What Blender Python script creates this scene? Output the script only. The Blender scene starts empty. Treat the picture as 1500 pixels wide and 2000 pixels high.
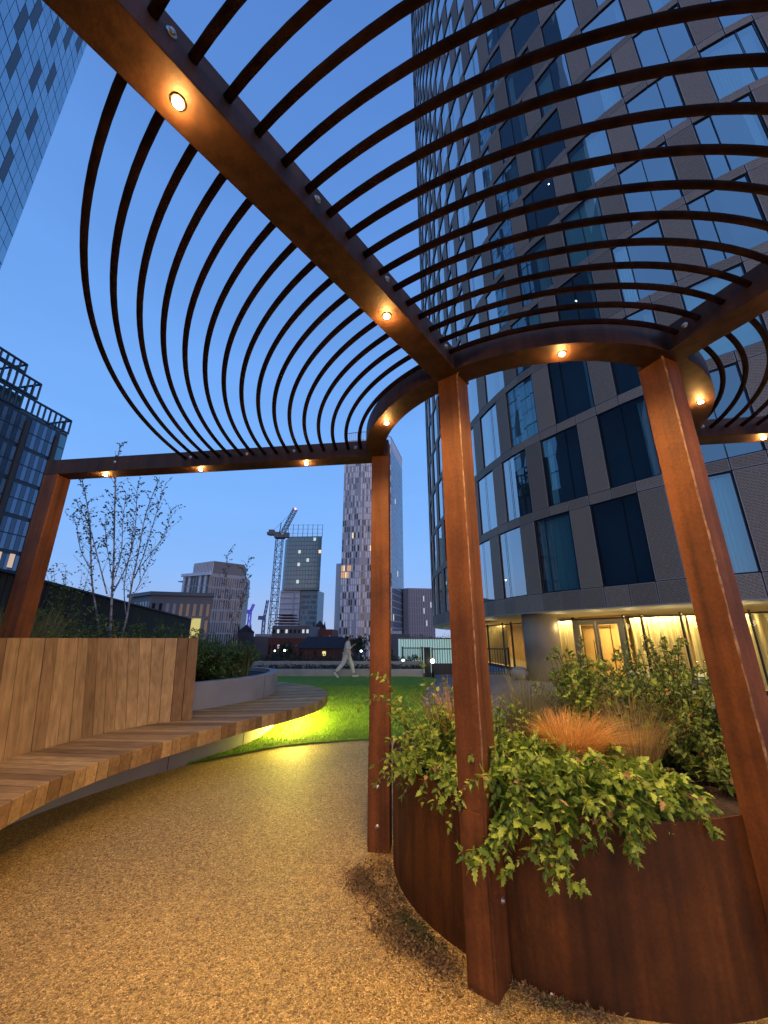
import bpy, math, random
from mathutils import Vector, Matrix
import numpy as np
R = math.radians
random.seed(7)
SC = bpy.context.scene
COL = SC.collection

# ------------------------------------------------------------------ camera
EYE = 1.5
cam_d = bpy.data.cameras.new("camera")
cam = bpy.data.objects.new("camera", cam_d)
COL.objects.link(cam)
cam_d.sensor_fit = 'VERTICAL'
cam_d.sensor_height = 36.0
cam_d.lens = 36.0 * 773.0 / 2000.0
cam_d.clip_start = 0.02
cam_d.clip_end = 3000.0
PITCH = math.atan(247.0 / 773.0)
cam.location = (0, 0, EYE)
cam.rotation_euler = (R(90) + PITCH, 0, 0)
SC.camera = cam

# ------------------------------------------------------------------ dusk sky
world = bpy.data.worlds.new("World")
SC.world = world
world.use_nodes = True
wn = world.node_tree.nodes
wl = world.node_tree.links
wn.clear()
wo = wn.new('ShaderNodeOutputWorld')
bg = wn.new('ShaderNodeBackground')
tc = wn.new('ShaderNodeTexCoord')
sep = wn.new('ShaderNodeSeparateXYZ')
ramp = wn.new('ShaderNodeValToRGB')
wl.new(tc.outputs['Generated'], sep.inputs[0])
wl.new(sep.outputs['Z'], ramp.inputs[0])
e = ramp.color_ramp.elements
e[0].position = 0.0; e[0].color = (0.46, 0.58, 0.86, 1)
e[1].position = 1.0; e[1].color = (0.085, 0.215, 0.60, 1)
for p, c in ((0.06, (0.36, 0.53, 0.90, 1)), (0.16, (0.27, 0.52, 1.02, 1)), (0.28, (0.225, 0.49, 1.03, 1)), (0.42, (0.20, 0.465, 1.02, 1)), (0.72, (0.14, 0.345, 0.84, 1))):
    n = ramp.color_ramp.elements.new(p); n.color = c
# afterglow of the sun that has set, low on the horizon behind the camera
dotn = wn.new('ShaderNodeVectorMath'); dotn.operation = 'DOT_PRODUCT'
dotn.inputs[1].default_value = Vector((0.35, -0.93, 0.05)).normalized()
wl.new(tc.outputs['Generated'], dotn.inputs[0])
glow = wn.new('ShaderNodeMapRange'); glow.inputs['From Min'].default_value = 0.55; glow.inputs['From Max'].default_value = 1.0
glow.interpolation_type = 'SMOOTHSTEP'
wl.new(dotn.outputs['Value'], glow.inputs['Value'])
low = wn.new('ShaderNodeMapRange'); low.inputs['From Min'].default_value = 0.42; low.inputs['From Max'].default_value = 0.0
wl.new(sep.outputs['Z'], low.inputs['Value'])
mul = wn.new('ShaderNodeMath'); mul.operation = 'MULTIPLY'
wl.new(glow.outputs[0], mul.inputs[0]); wl.new(low.outputs[0], mul.inputs[1])
mixw = wn.new('ShaderNodeMix'); mixw.data_type = 'RGBA'
mixw.inputs['B'].default_value = (2.7, 1.75, 1.35, 1)
wl.new(mul.outputs[0], mixw.inputs['Factor'])
wl.new(ramp.outputs[0], mixw.inputs['A'])
nzs = wn.new('ShaderNodeTexNoise'); nzs.inputs['Scale'].default_value = 2.2; nzs.inputs['Detail'].default_value = 5
mps = wn.new('ShaderNodeMapping'); mps.inputs['Scale'].default_value = (1, 1, 4); wl.new(tc.outputs['Generated'], mps.inputs[0]); wl.new(mps.outputs[0], nzs.inputs['Vector'])
mrs = wn.new('ShaderNodeMapRange'); mrs.inputs['From Min'].default_value = 0.3; mrs.inputs['From Max'].default_value = 0.7; mrs.inputs['To Min'].default_value = 0.96; mrs.inputs['To Max'].default_value = 1.05
wl.new(nzs.outputs['Fac'], mrs.inputs['Value'])
vsk = wn.new('ShaderNodeVectorMath'); vsk.operation = 'SCALE'; wl.new(mixw.outputs['Result'], vsk.inputs[0]); wl.new(mrs.outputs[0], vsk.inputs['Scale'])
wl.new(vsk.outputs[0], bg.inputs[0])
bg.inputs[1].default_value = 0.96
wl.new(bg.outputs[0], wo.inputs[0])
SC.view_settings.view_transform = 'Standard'
SC.view_settings.look = 'None'
SC.view_settings.exposure = 0.0
SC.view_settings.gamma = 1.0
SC.render.engine = 'CYCLES'
SC.cycles.max_bounces = 8
SC.cycles.diffuse_bounces = 3
SC.cycles.glossy_bounces = 4
SC.cycles.transparent_max_bounces = 12
SC.cycles.transmission_bounces = 4
SC.cycles.sample_clamp_indirect = 3.0
SC.cycles.use_denoising = True

WARM = (1.0, 0.58, 0.20)

# ------------------------------------------------------------------ helpers
def ray(x, y):
    X = (x - 750) / 773.; Y = (1000 - y) / 773.
    c, s = math.cos(PITCH), math.sin(PITCH)
    return Vector((X, c - Y * s, s + Y * c))
def atz(x, y, z):
    r = ray(x, y); t = (z - EYE) / r.z
    return Vector((r.x * t, r.y * t, z))
def aty(x, y, yy):
    r = ray(x, y); t = yy / r.y
    return Vector((r.x * t, yy, EYE + r.z * t))
def proj(v):
    c, s = math.cos(PITCH), math.sin(PITCH)
    z = v[2] - EYE
    d = v[1] * c + z * s; u = -v[1] * s + z * c
    if d <= 0.01: return None
    return (750 + 773 * v[0] / d, 1000 - 773 * u / d, d)

def tag(o, label=None, cat=None, group=None, kind=None):
    if label: o['label'] = label
    if cat: o['category'] = cat
    if group: o['group'] = group
    if kind: o['kind'] = kind
    return o
def thing(name, label, cat, loc=(0, 0, 0), group=None):
    o = bpy.data.objects.new(name, None)
    COL.objects.link(o); o.location = loc
    o.empty_display_size = 0.2
    return tag(o, label, cat, group)

class MB:
    """collects shapes; build() links them as one mesh object (world coordinates)"""
    def __init__(s):
        s.v = []; s.f = []; s.m = []; s.t = []; s.smooth = []
    def add(s, vs, fs, m=0, tone=0.5, sm=False):
        b = len(s.v)
        s.v.extend([tuple(v) for v in vs]); s.t.extend([tone] * len(vs))
        for f in fs:
            s.f.append(tuple(b + i for i in f)); s.m.append(m); s.smooth.append(sm)
    def box(s, c, size, rz=0, m=0, tone=0.5, M=None):
        hx, hy, hz = size[0] / 2, size[1] / 2, size[2] / 2
        vs = [Vector((x, y, z)) for x in (-hx, hx) for y in (-hy, hy) for z in (-hz, hz)]
        if M is None: M = Matrix.Rotation(rz, 3, 'Z')
        vs = [M @ v + Vector(c) for v in vs]
        s.add(vs, [(0, 1, 3, 2), (4, 6, 7, 5), (0, 4, 5, 1), (2, 3, 7, 6), (0, 2, 6, 4), (1, 5, 7, 3)], m, tone)
    def beam(s, a, b, w, h, m=0, tone=0.5):
        a = Vector(a); b = Vector(b); d = b - a; L = d.length; d.normalize()
        up = Vector((0, 0, 1)) if abs(d.z) < 0.95 else Vector((0, 1, 0))
        x = d.cross(up).normalized(); z = x.cross(d)
        M = Matrix((x, d, z)).transposed()
        s.box((a + b) / 2, (w, L, h), m=m, tone=tone, M=M)
    def prism(s, pts, z0, z1, m=0, tone=0.5):
        n = len(pts)
        vs = [(p[0], p[1], z0) for p in pts] + [(p[0], p[1], z1) for p in pts]
        fs = [tuple(range(n - 1, -1, -1)), tuple(range(n, 2 * n))]
        for i in range(n):
            j = (i + 1) % n
            fs.append((i, j, n + j, n + i))
        s.add(vs, fs, m, tone)
    def tube(s, pts, r, n=8, m=0, tone=0.5, cap=True):
        pts = [Vector(p) for p in pts]
        rr = r if isinstance(r, (list, tuple)) else [r] * len(pts)
        vs = []; fs = []
        ref = None
        for i, p in enumerate(pts):
            d = (pts[min(i + 1, len(pts) - 1)] - pts[max(i - 1, 0)])
            if d.length < 1e-9: d = Vector((0, 0, 1))
            d.normalize()
            if ref is None: ref = Vector((0, 0, 1)) if abs(d.z) < 0.9 else Vector((1, 0, 0))
            a = d.cross(ref).normalized(); b = a.cross(d); 
            for k in range(n):
                t = 2 * math.pi * k / n
                vs.append(p + (a * math.cos(t) + b * math.sin(t)) * rr[i])
        for i in range(len(pts) - 1):
            for k in range(n):
                l = (k + 1) % n
                fs.append((i * n + k, i * n + l, (i + 1) * n + l, (i + 1) * n + k))
        if cap:
            fs.append(tuple(range(n - 1, -1, -1))); fs.append(tuple((len(pts) - 1) * n + k for k in range(n)))
        s.add(vs, fs, m, tone, True)
    def lathe(s, c, prof, n=20, m=0, tone=0.5):
        vs = []; fs = []
        for (r, z) in prof:
            for k in range(n):
                t = 2 * math.pi * k / n
                vs.append((c[0] + r * math.cos(t), c[1] + r * math.sin(t), c[2] + z))
        for i in range(len(prof) - 1):
            for k in range(n):
                l = (k + 1) % n
                fs.append((i * n + k, i * n + l, (i + 1) * n + l, (i + 1) * n + k))
        fs.append(tuple(range(n - 1, -1, -1))); fs.append(tuple((len(prof) - 1) * n + k for k in range(n)))
        s.add(vs, fs, m, tone, True)
    def strip(s, A, B, m=0, tones=None, closed=False):
        """faces between two equally long point rows"""
        n = len(A)
        for i in range(n if closed else n - 1):
            j = (i + 1) % n
            t = tones[i] if tones else 0.5
            s.add([A[i], A[j], B[j], B[i]], [(0, 1, 2, 3)], m, t)
    def build(s, name, mats, parent=None, bevel=0, kind=None, label=None, autosmooth=False):
        me = bpy.data.meshes.new(name)
        me.from_pydata(s.v, [], s.f)
        if not isinstance(mats, (list, tuple)): mats = [mats]
        for mt in mats: me.materials.append(mt)
        me.polygons.foreach_set('material_index', s.m)
        me.polygons.foreach_set('use_smooth', s.smooth)
        at = me.attributes.new('tone', 'FLOAT', 'POINT')
        at.data.foreach_set('value', s.t)
        me.update()
        o = bpy.data.objects.new(name, me)
        COL.objects.link(o)
        if parent is not None:
            o.parent = parent
            w = Vector(parent.location) if parent.type == 'EMPTY' else Vector((0, 0, 0))
            o.matrix_parent_inverse = Matrix.Translation(-w)
        if bevel:
            b = o.modifiers.new('bevel', 'BEVEL'); b.width = bevel; b.segments = 2; b.limit_method = 'ANGLE'; b.angle_limit = R(40)
        if kind: o['kind'] = kind
        if label: o['label'] = label
        return o

def spline(P, n=8, closed=False):
    P = [Vector((p[0], p[1], p[2] if len(p) > 2 else 0)) for p in P]
    out = []
    N = len(P)
    for i in range(N if closed else N - 1):
        if closed: p0, p1, p2, p3 = P[(i - 1) % N], P[i], P[(i + 1) % N], P[(i + 2) % N]
        else: p0, p1, p2, p3 = P[max(i - 1, 0)], P[i], P[i + 1], P[min(i + 2, N - 1)]
        for k in range(n):
            t = k / n
            out.append(0.5 * ((2 * p1) + (p2 - p0) * t + (2 * p0 - 5 * p1 + 4 * p2 - p3) * t * t + (3 * p1 - p0 - 3 * p2 + p3) * t ** 3))
    if not closed: out.append(P[-1])
    return out
def resample(P, step):
    out = [P[0]]; acc = 0
    for a, b in zip(P, P[1:]):
        L = (b - a).length; t = step - acc
        while t <= L:
            out.append(a.lerp(b, t / L)); t += step
        acc = L - (t - step)
    return out
def normals2d(P):
    """unit normals to the right of travel"""
    out = []
    for i in range(len(P)):
        d = P[min(i + 1, len(P) - 1)] - P[max(i - 1, 0)]
        out.append(Vector((d.y, -d.x, 0)).normalized())
    return out

# ------------------------------------------------------------------ materials
MATS = {}
def mat(name, base=(0.5, 0.5, 0.5), rough=0.6, metal=0.0, spec=0.5, noise=None, bump=None, tone=None, coord='Object', emit=None, trans=0):
    """noise=(scale, colour2, contrast) bump=(scale, strength, distance) tone=(colour_lo, colour_hi) driven by the mesh attribute"""
    m = bpy.data.materials.new(name); m.use_nodes = True
    N = m.node_tree.nodes; L = m.node_tree.links
    b = N['Principled BSDF']
    b.inputs['Base Color'].default_value = (*base, 1)
    b.inputs['Roughness'].default_value = rough
    b.inputs['Metallic'].default_value = metal
    b.inputs['Specular IOR Level'].default_value = spec
    t = N.new('ShaderNodeTexCoord')
    last = None
    if tone:
        at = N.new('ShaderNodeAttribute'); at.attribute_name = 'tone'
        mx = N.new('ShaderNodeMix'); mx.data_type = 'RGBA'
        mx.inputs['A'].default_value = (*tone[0], 1); mx.inputs['B'].default_value = (*tone[1], 1)
        L.new(at.outputs['Fac'], mx.inputs['Factor'])
        last = mx.outputs['Result']
    if noise:
        nz = N.new('ShaderNodeTexNoise'); nz.inputs['Scale'].default_value = noise[0]; nz.inputs['Detail'].default_value = 5
        L.new(t.outputs[coord], nz.inputs['Vector'])
        mr = N.new('ShaderNodeMapRange'); w = noise[2]
        mr.inputs['From Min'].default_value = 0.5 - w; mr.inputs['From Max'].default_value = 0.5 + w
        L.new(nz.outputs['Fac'], mr.inputs['Value'])
        mx = N.new('ShaderNodeMix'); mx.data_type = 'RGBA'
        if last is None: mx.inputs['A'].default_value = (*base, 1)
        else: L.new(last, mx.inputs['A'])
        if last is not None:
            mx.blend_type = 'MULTIPLY'
        mx.inputs['B'].default_value = (*noise[1], 1)
        L.new(mr.outputs[0], mx.inputs['Factor'])
        last = mx.outputs['Result']
    if last is not None: L.new(last, b.inputs['Base Color'])
    if bump:
        bz = N.new('ShaderNodeTexNoise'); bz.inputs['Scale'].default_value = bump[0]; bz.inputs['Detail'].default_value = 4
        L.new(t.outputs[coord], bz.inputs['Vector'])
        bp = N.new('ShaderNodeBump'); bp.inputs['Strength'].default_value = bump[1]; bp.inputs['Distance'].default_value = bump[2]
        L.new(bz.outputs['Fac'], bp.inputs['Height']); L.new(bp.outputs[0], b.inputs['Normal'])
    if emit:
        b.inputs['Emission Color'].default_value = (*emit[0], 1); b.inputs['Emission Strength'].default_value = emit[1]
    if trans:
        out = N['Material Output']
        tr = N.new('ShaderNodeBsdfTranslucent')
        if last is not None: L.new(last, tr.inputs[0])
        else: tr.inputs[0].default_value = (*base, 1)
        ms = N.new('ShaderNodeMixShader'); ms.inputs[0].default_value = trans
        L.new(b.outputs[0], ms.inputs[1]); L.new(tr.outputs[0], ms.inputs[2]); L.new(ms.outputs[0], out.inputs[0])
    MATS[name] = m
    return m
def emitmat(name, col, st):
    m = bpy.data.materials.new(name); m.use_nodes = True
    N = m.node_tree.nodes; N.clear()
    o = N.new('ShaderNodeOutputMaterial'); e = N.new('ShaderNodeEmission')
    e.inputs[0].default_value = (*col, 1); e.inputs[1].default_value = st
    m.node_tree.links.new(e.outputs[0], o.inputs[0])
    return m
def glassmat(name, tint=(0.35, 0.55, 0.6), ior=2.0, rough=0.0, wav=0.0, refl=(1, 1, 1)):
    """window glass: fresnel mirror over tinted see-through"""
    m = bpy.data.materials.new(name); m.use_nodes = True
    N = m.node_tree.nodes; L = m.node_tree.links; N.clear()
    o = N.new('ShaderNodeOutputMaterial'); g = N.new('ShaderNodeBsdfGlossy'); t = N.new('ShaderNodeBsdfTransparent')
    g.inputs['Color'].default_value = (*refl, 1)
    g.inputs['Roughness'].default_value = rough; t.inputs[0].default_value = (*tint, 1)
    if ior > 1.9:
        lw = N.new('ShaderNodeLayerWeight'); lw.inputs[0].default_value = 0.5
        pw_ = N.new('ShaderNodeMath'); pw_.operation = 'POWER'; pw_.inputs[1].default_value = 1.25; L.new(lw.outputs['Facing'], pw_.inputs[0])
        f = N.new('ShaderNodeMath'); f.operation = 'MULTIPLY_ADD'; f.inputs[1].default_value = 0.76; f.inputs[2].default_value = 0.24; L.new(pw_.outputs[0], f.inputs[0])
    else:
        f = N.new('ShaderNodeFresnel'); f.inputs[0].default_value = ior
    ms = N.new('ShaderNodeMixShader')
    L.new(f.outputs[0], ms.inputs[0]); L.new(t.outputs[0], ms.inputs[1]); L.new(g.outputs[0], ms.inputs[2]); L.new(ms.outputs[0], o.inputs[0])
    if wav:
        tcn = N.new('ShaderNodeTexCoord'); nz = N.new('ShaderNodeTexNoise'); nz.inputs['Scale'].default_value = 0.9
        bp = N.new('ShaderNodeBump'); bp.inputs['Strength'].default_value = wav; bp.inputs['Distance'].default_value = 0.05
        L.new(tcn.outputs['Object'], nz.inputs['Vector']); L.new(nz.outputs['Fac'], bp.inputs['Height']); L.new(bp.outputs[0], g.inputs['Normal'])
    return m

def corten(name, base, dark, streak=True):
    m = bpy.data.materials.new(name); m.use_nodes = True
    N = m.node_tree.nodes; L = m.node_tree.links
    b = N['Principled BSDF']; b.inputs['Roughness'].default_value = 0.62; b.inputs['Specular IOR Level'].default_value = 0.35
    t = N.new('ShaderNodeTexCoord')
    n1 = N.new('ShaderNodeTexNoise'); n1.inputs['Scale'].default_value = 2.3; n1.inputs['Detail'].default_value = 8; n1.inputs['Roughness'].default_value = 0.62
    n2 = N.new('ShaderNodeTexNoise'); n2.inputs['Scale'].default_value = 60; n2.inputs['Detail'].default_value = 4
    mp = N.new('ShaderNodeMapping'); mp.inputs['Scale'].default_value = (16, 16, 0.7)
    n3 = N.new('ShaderNodeTexNoise'); n3.inputs['Scale'].default_value = 1.0; n3.inputs['Detail'].default_value = 3
    L.new(t.outputs['Object'], n1.inputs['Vector']); L.new(t.outputs['Object'], n2.inputs['Vector'])
    L.new(t.outputs['Object'], mp.inputs[0]); L.new(mp.outputs[0], n3.inputs['Vector'])
    r = N.new('ShaderNodeMapRange'); r.inputs['From Min'].default_value = 0.35; r.inputs['From Max'].default_value = 0.68
    L.new(n1.outputs['Fac'], r.inputs['Value'])
    mx = N.new('ShaderNodeMix'); mx.data_type = 'RGBA'; mx.inputs['A'].default_value = (*base, 1); mx.inputs['B'].default_value = (*dark, 1)
    L.new(r.outputs[0], mx.inputs['Factor'])
    r2 = N.new('ShaderNodeMapRange'); r2.inputs['From Min'].default_value = 0.3; r2.inputs['From Max'].default_value = 0.7; r2.inputs['To Min'].default_value = 0.55; r2.inputs['To Max'].default_value = 1.35
    L.new(n3.outputs['Fac'], r2.inputs['Value'])
    r3 = N.new('ShaderNodeMapRange'); r3.inputs['From Min'].default_value = 0.3; r3.inputs['From Max'].default_value = 0.7; r3.inputs['To Min'].default_value = 0.85; r3.inputs['To Max'].default_value = 1.15
    L.new(n2.outputs['Fac'], r3.inputs['Value'])
    mm = N.new('ShaderNodeMath'); mm.operation = 'MULTIPLY'; L.new(r2.outputs[0], mm.inputs[0]); L.new(r3.outputs[0], mm.inputs[1])
    vs = N.new('ShaderNodeVectorMath'); vs.operation = 'SCALE'; L.new(mx.outputs['Result'], vs.inputs[0]); L.new(mm.outputs[0], vs.inputs['Scale'])
    L.new(vs.outputs[0], b.inputs['Base Color'])
    bp = N.new('ShaderNodeBump'); bp.inputs['Strength'].default_value = 0.25; bp.inputs['Distance'].default_value = 0.004
    L.new(n2.outputs['Fac'], bp.inputs['Height']); L.new(bp.outputs[0], b.inputs['Normal'])
    return m

def gravelmat():
    m = bpy.data.materials.new('resin_gravel'); m.use_nodes = True
    N = m.node_tree.nodes; L = m.node_tree.links
    b = N['Principled BSDF']; b.inputs['Roughness'].default_value = 0.55; b.inputs['Specular IOR Level'].default_value = 0.4
    t = N.new('ShaderNodeTexCoord')
    v = N.new('ShaderNodeTexVoronoi'); v.inputs['Scale'].default_value = 140
    nw = N.new('ShaderNodeTexNoise'); nw.inputs['Scale'].default_value = 60; nw.inputs['Detail'].default_value = 2
    mxv = N.new('ShaderNodeMix'); mxv.data_type = 'VECTOR'; mxv.inputs['Factor'].default_value = 0.012
    L.new(t.outputs['Object'], nw.inputs['Vector'])
    L.new(t.outputs['Object'], mxv.inputs['A']); L.new(nw.outputs['Color'], mxv.inputs['B']); L.new(mxv.outputs['Result'], v.inputs['Vector'])
    r = N.new('ShaderNodeValToRGB')
    e = r.color_ramp.elements
    e[0].position = 0.0; e[0].color = (0.14, 0.075, 0.016, 1); e[1].position = 1.0; e[1].color = (0.70, 0.51, 0.20, 1)
    for p, c in ((0.25, (0.33, 0.205, 0.055, 1)), (0.55, (0.46, 0.31, 0.095, 1)), (0.8, (0.55, 0.38, 0.13, 1))):
        q = r.color_ramp.elements.new(p); q.color = c
    sp = N.new('ShaderNodeSeparateColor'); L.new(v.outputs['Color'], sp.inputs[0]); L.new(sp.outputs[0], r.inputs[0])
    n2 = N.new('ShaderNodeTexNoise'); n2.inputs['Scale'].default_value = 28; n2.inputs['Detail'].default_value = 3
    L.new(t.outputs['Object'], n2.inputs['Vector'])
    r2 = N.new('ShaderNodeMapRange'); r2.inputs['From Min'].default_value = 0.3; r2.inputs['From Max'].default_value = 0.7; r2.inputs['To Min'].default_value = 0.76; r2.inputs['To Max'].default_value = 1.18
    L.new(n2.outputs['Fac'], r2.inputs['Value'])
    n3 = N.new('ShaderNodeTexNoise'); n3.inputs['Scale'].default_value = 1.3; n3.inputs['Detail'].default_value = 3
    L.new(t.outputs['Object'], n3.inputs['Vector'])
    r3 = N.new('ShaderNodeMapRange'); r3.inputs['From Min'].default_value = 0.3; r3.inputs['From Max'].default_value = 0.7; r3.inputs['To Min'].default_value = 0.88; r3.inputs['To Max'].default_value = 1.08
    L.new(n3.outputs['Fac'], r3.inputs['Value'])
    mm = N.new('ShaderNodeMath'); mm.operation = 'MULTIPLY'; L.new(r2.outputs[0], mm.inputs[0]); L.new(r3.outputs[0], mm.inputs[1])
    v2 = N.new('ShaderNodeTexVoronoi'); v2.feature = 'DISTANCE_TO_EDGE'; v2.inputs['Scale'].default_value = 140
    L.new(mxv.outputs['Result'], v2.inputs['Vector'])
    r5 = N.new('ShaderNodeMapRange'); r5.inputs['From Min'].default_value = 0.0; r5.inputs['From Max'].default_value = 0.22; r5.inputs['To Min'].default_value = 0.52; r5.inputs['To Max'].default_value = 1.35
    L.new(v2.outputs['Distance'], r5.inputs['Value'])
    mm2 = N.new('ShaderNodeMath'); mm2.operation = 'MULTIPLY'; L.new(mm.outputs[0], mm2.inputs[0]); L.new(r5.outputs[0], mm2.inputs[1])
    vs = N.new('ShaderNodeVectorMath'); vs.operation = 'SCALE'; L.new(r.outputs[0], vs.inputs[0]); L.new(mm2.outputs[0], vs.inputs['Scale'])
    L.new(vs.outputs[0], b.inputs['Base Color'])
    r4 = N.new('ShaderNodeMath'); r4.operation = 'SUBTRACT'; r4.inputs[0].default_value = 1.0
    L.new(v.outputs['Distance'], r4.inputs[1])
    bp = N.new('ShaderNodeBump'); bp.inputs['Strength'].default_value = 0.9; bp.inputs['Distance'].default_value = 0.006
    L.new(r4.outputs[0], bp.inputs['Height']); L.new(bp.outputs[0], b.inputs['Normal'])
    return m

def woodmat(name, lo, hi):
    m = bpy.data.materials.new(name); m.use_nodes = True
    N = m.node_tree.nodes; L = m.node_tree.links
    b = N['Principled BSDF']; b.inputs['Roughness'].default_value = 0.68; b.inputs['Specular IOR Level'].default_value = 0.3
    t = N.new('ShaderNodeTexCoord')
    at = N.new('ShaderNodeAttribute'); at.attribute_name = 'tone'
    mx = N.new('ShaderNodeMix'); mx.data_type = 'RGBA'; mx.inputs['A'].default_value = (*lo, 1); mx.inputs['B'].default_value = (*hi, 1)
    L.new(at.outputs['Fac'], mx.inputs['Factor'])
    at2 = N.new('ShaderNodeVectorMath'); at2.operation = 'SCALE'; at2.inputs['Scale'].default_value = 30.0
    cmb = N.new('ShaderNodeCombineXYZ'); L.new(at.outputs['Fac'], cmb.inputs[0]); L.new(at.outputs['Fac'], cmb.inputs[1]); L.new(cmb.outputs[0], at2.inputs[0])
    ad = N.new('ShaderNodeVectorMath'); ad.operation = 'ADD'; L.new(t.outputs['Object'], ad.inputs[0]); L.new(at2.outputs[0], ad.inputs[1])
    mp = N.new('ShaderNodeMapping'); mp.inputs['Scale'].default_value = (26, 26, 1.6) if 'back' in name else (5, 26, 26)
    L.new(ad.outputs[0], mp.inputs[0])
    n = N.new('ShaderNodeTexNoise'); n.inputs['Scale'].default_value = 1.0; n.inputs['Detail'].default_value = 5; n.inputs['Distortion'].default_value = 0.6
    L.new(mp.outputs[0], n.inputs['Vector'])
    n2 = N.new('ShaderNodeTexNoise'); n2.inputs['Scale'].default_value = 3.2; n2.inputs['Detail'].default_value = 4
    L.new(ad.outputs[0], n2.inputs['Vector'])
    r = N.new('ShaderNodeMapRange'); r.inputs['From Min'].default_value = 0.3; r.inputs['From Max'].default_value = 0.7; r.inputs['To Min'].default_value = 0.72; r.inputs['To Max'].default_value = 1.2
    L.new(n.outputs['Fac'], r.inputs['Value'])
    r2 = N.new('ShaderNodeMapRange'); r2.inputs['From Min'].default_value = 0.3; r2.inputs['From Max'].default_value = 0.75; r2.inputs['To Min'].default_value = 0.8; r2.inputs['To Max'].default_value = 1.18
    L.new(n2.outputs['Fac'], r2.inputs['Value'])
    mm = N.new('ShaderNodeMath'); mm.operation = 'MULTIPLY'; L.new(r.outputs[0], mm.inputs[0]); L.new(r2.outputs[0], mm.inputs[1])
    vs = N.new('ShaderNodeVectorMath'); vs.operation = 'SCALE'; L.new(mx.outputs['Result'], vs.inputs[0]); L.new(mm.outputs[0], vs.inputs['Scale'])
    L.new(vs.outputs[0], b.inputs['Base Color'])
    bp = N.new('ShaderNodeBump'); bp.inputs['Strength'].default_value = 0.25; bp.inputs['Distance'].default_value = 0.003
    L.new(n.outputs['Fac'], bp.inputs['Height']); L.new(bp.outputs[0], b.inputs['Normal'])
    return m

M_rust = corten('weathered_steel', (0.175, 0.058, 0.013), (0.080, 0.024, 0.006))
M_beam_shaded = corten('weathered_steel_shaded', (0.060, 0.026, 0.014), (0.036, 0.016, 0.009))  # same steel as the posts, with the shade of the undersides put into its colour
M_rustdark = corten('weathered_steel_planter', (0.095, 0.030, 0.004), (0.042, 0.012, 0.0015))
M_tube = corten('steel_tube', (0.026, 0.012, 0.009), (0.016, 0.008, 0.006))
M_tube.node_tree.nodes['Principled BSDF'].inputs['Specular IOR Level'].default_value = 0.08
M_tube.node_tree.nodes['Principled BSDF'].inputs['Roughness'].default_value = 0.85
M_bolt = mat('galvanised_bolt', (0.62, 0.62, 0.60), 0.35, 0.8)
M_gravel = gravelmat()
M_wood = woodmat('oak_seat', (0.24, 0.135, 0.048), (0.52, 0.33, 0.120))
M_woodb = woodmat('oak_back', (0.20, 0.105, 0.036), (0.50, 0.315, 0.120))
M_woodgrey = woodmat('oak_seat_grey', (0.20, 0.165, 0.15), (0.36, 0.31, 0.29))
M_conc = mat('concrete', (0.36, 0.345, 0.32), 0.8, noise=(2.2, (0.27, 0.26, 0.245), 0.22), bump=(45, 0.25, 0.004))
M_concd = mat('concrete_column', (0.38, 0.32, 0.24), 0.75, noise=(1.4, (0.27, 0.23, 0.17), 0.25), bump=(30, 0.2, 0.004))
M_pave = mat('grey_paving', (0.19, 0.185, 0.18), 0.75, noise=(6, (0.13, 0.128, 0.125), 0.25), bump=(80, 0.3, 0.003))
M_lawn = mat('lawn_turf', (0.19, 0.36, 0.03), 0.85, noise=(3.5, (0.12, 0.25, 0.024), 0.28), bump=(260, 0.9, 0.02), spec=0.2)
M_blade = mat('turf_blade', rough=0.7, spec=0.25, tone=((0.09, 0.21, 0.015), (0.30, 0.46, 0.05)))
M_soil = mat('soil', (0.05, 0.032, 0.02), 0.95, noise=(18, (0.02, 0.013, 0.009), 0.2), bump=(40, 0.9, 0.03))
M_city = mat('city_ground', (0.05, 0.05, 0.052), 0.9, noise=(0.05, (0.035, 0.04, 0.035), 0.2))
M_black = mat('black_steel', (0.012, 0.013, 0.014), 0.5, 0.3)
M_darkwall = mat('dark_cladding_wall', (0.022, 0.027, 0.024), 0.8, noise=(3, (0.014, 0.018, 0.016), 0.2))
M_lens = emitmat('lamp_lens', (1.0, 0.82, 0.50), 60.0)
M_trim = mat('lamp_trim', (0.10, 0.07, 0.05), 0.4, 0.6)

# ================================================================== setting
def structure(name, mb, m, kind='structure', label=None):
    return mb.build(name, m, kind=kind, label=label)

mb = MB(); mb.add([(-1600, -600, -11), (1600, -600, -11), (1600, 2600, -11), (-1600, 2600, -11)], [(0, 1, 2, 3)])
structure('city_ground', mb, M_city)
mb = MB(); mb.prism([(-14, -14), (30, -14), (30, 19.6), (-14, 19.6)], -0.6, 0.0)
structure('roof_deck_paving', mb, M_pave)

# resin gravel path: wide curved sheet, 4 mm proud of the paving
far_edge = [(-9, 5.3), (-3.2, 5.35), (-2.445, 5.63), (-2.05, 6.02), (-1.48, 6.48), (-.78, 6.77), (-.2, 6.9), (.5, 6.93), (1.6, 6.8), (2.8, 6.2), (3.8, 5.2), (4.6, 3.6), (5.2, 1.5), (5.6, -3), (5.6, -10), (-9, -10)]
fe = [Vector((p[0], p[1], 0)) for p in far_edge[:2]] + spline(far_edge[2:13], 6) + [Vector((p[0], p[1], 0)) for p in far_edge[13:]]
mb = MB(); n = len(fe); mb.add([(p.x, p.y, 0.004) for p in fe], [tuple(range(n))])
gp = structure('gravel_path', mb, M_gravel)
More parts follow.
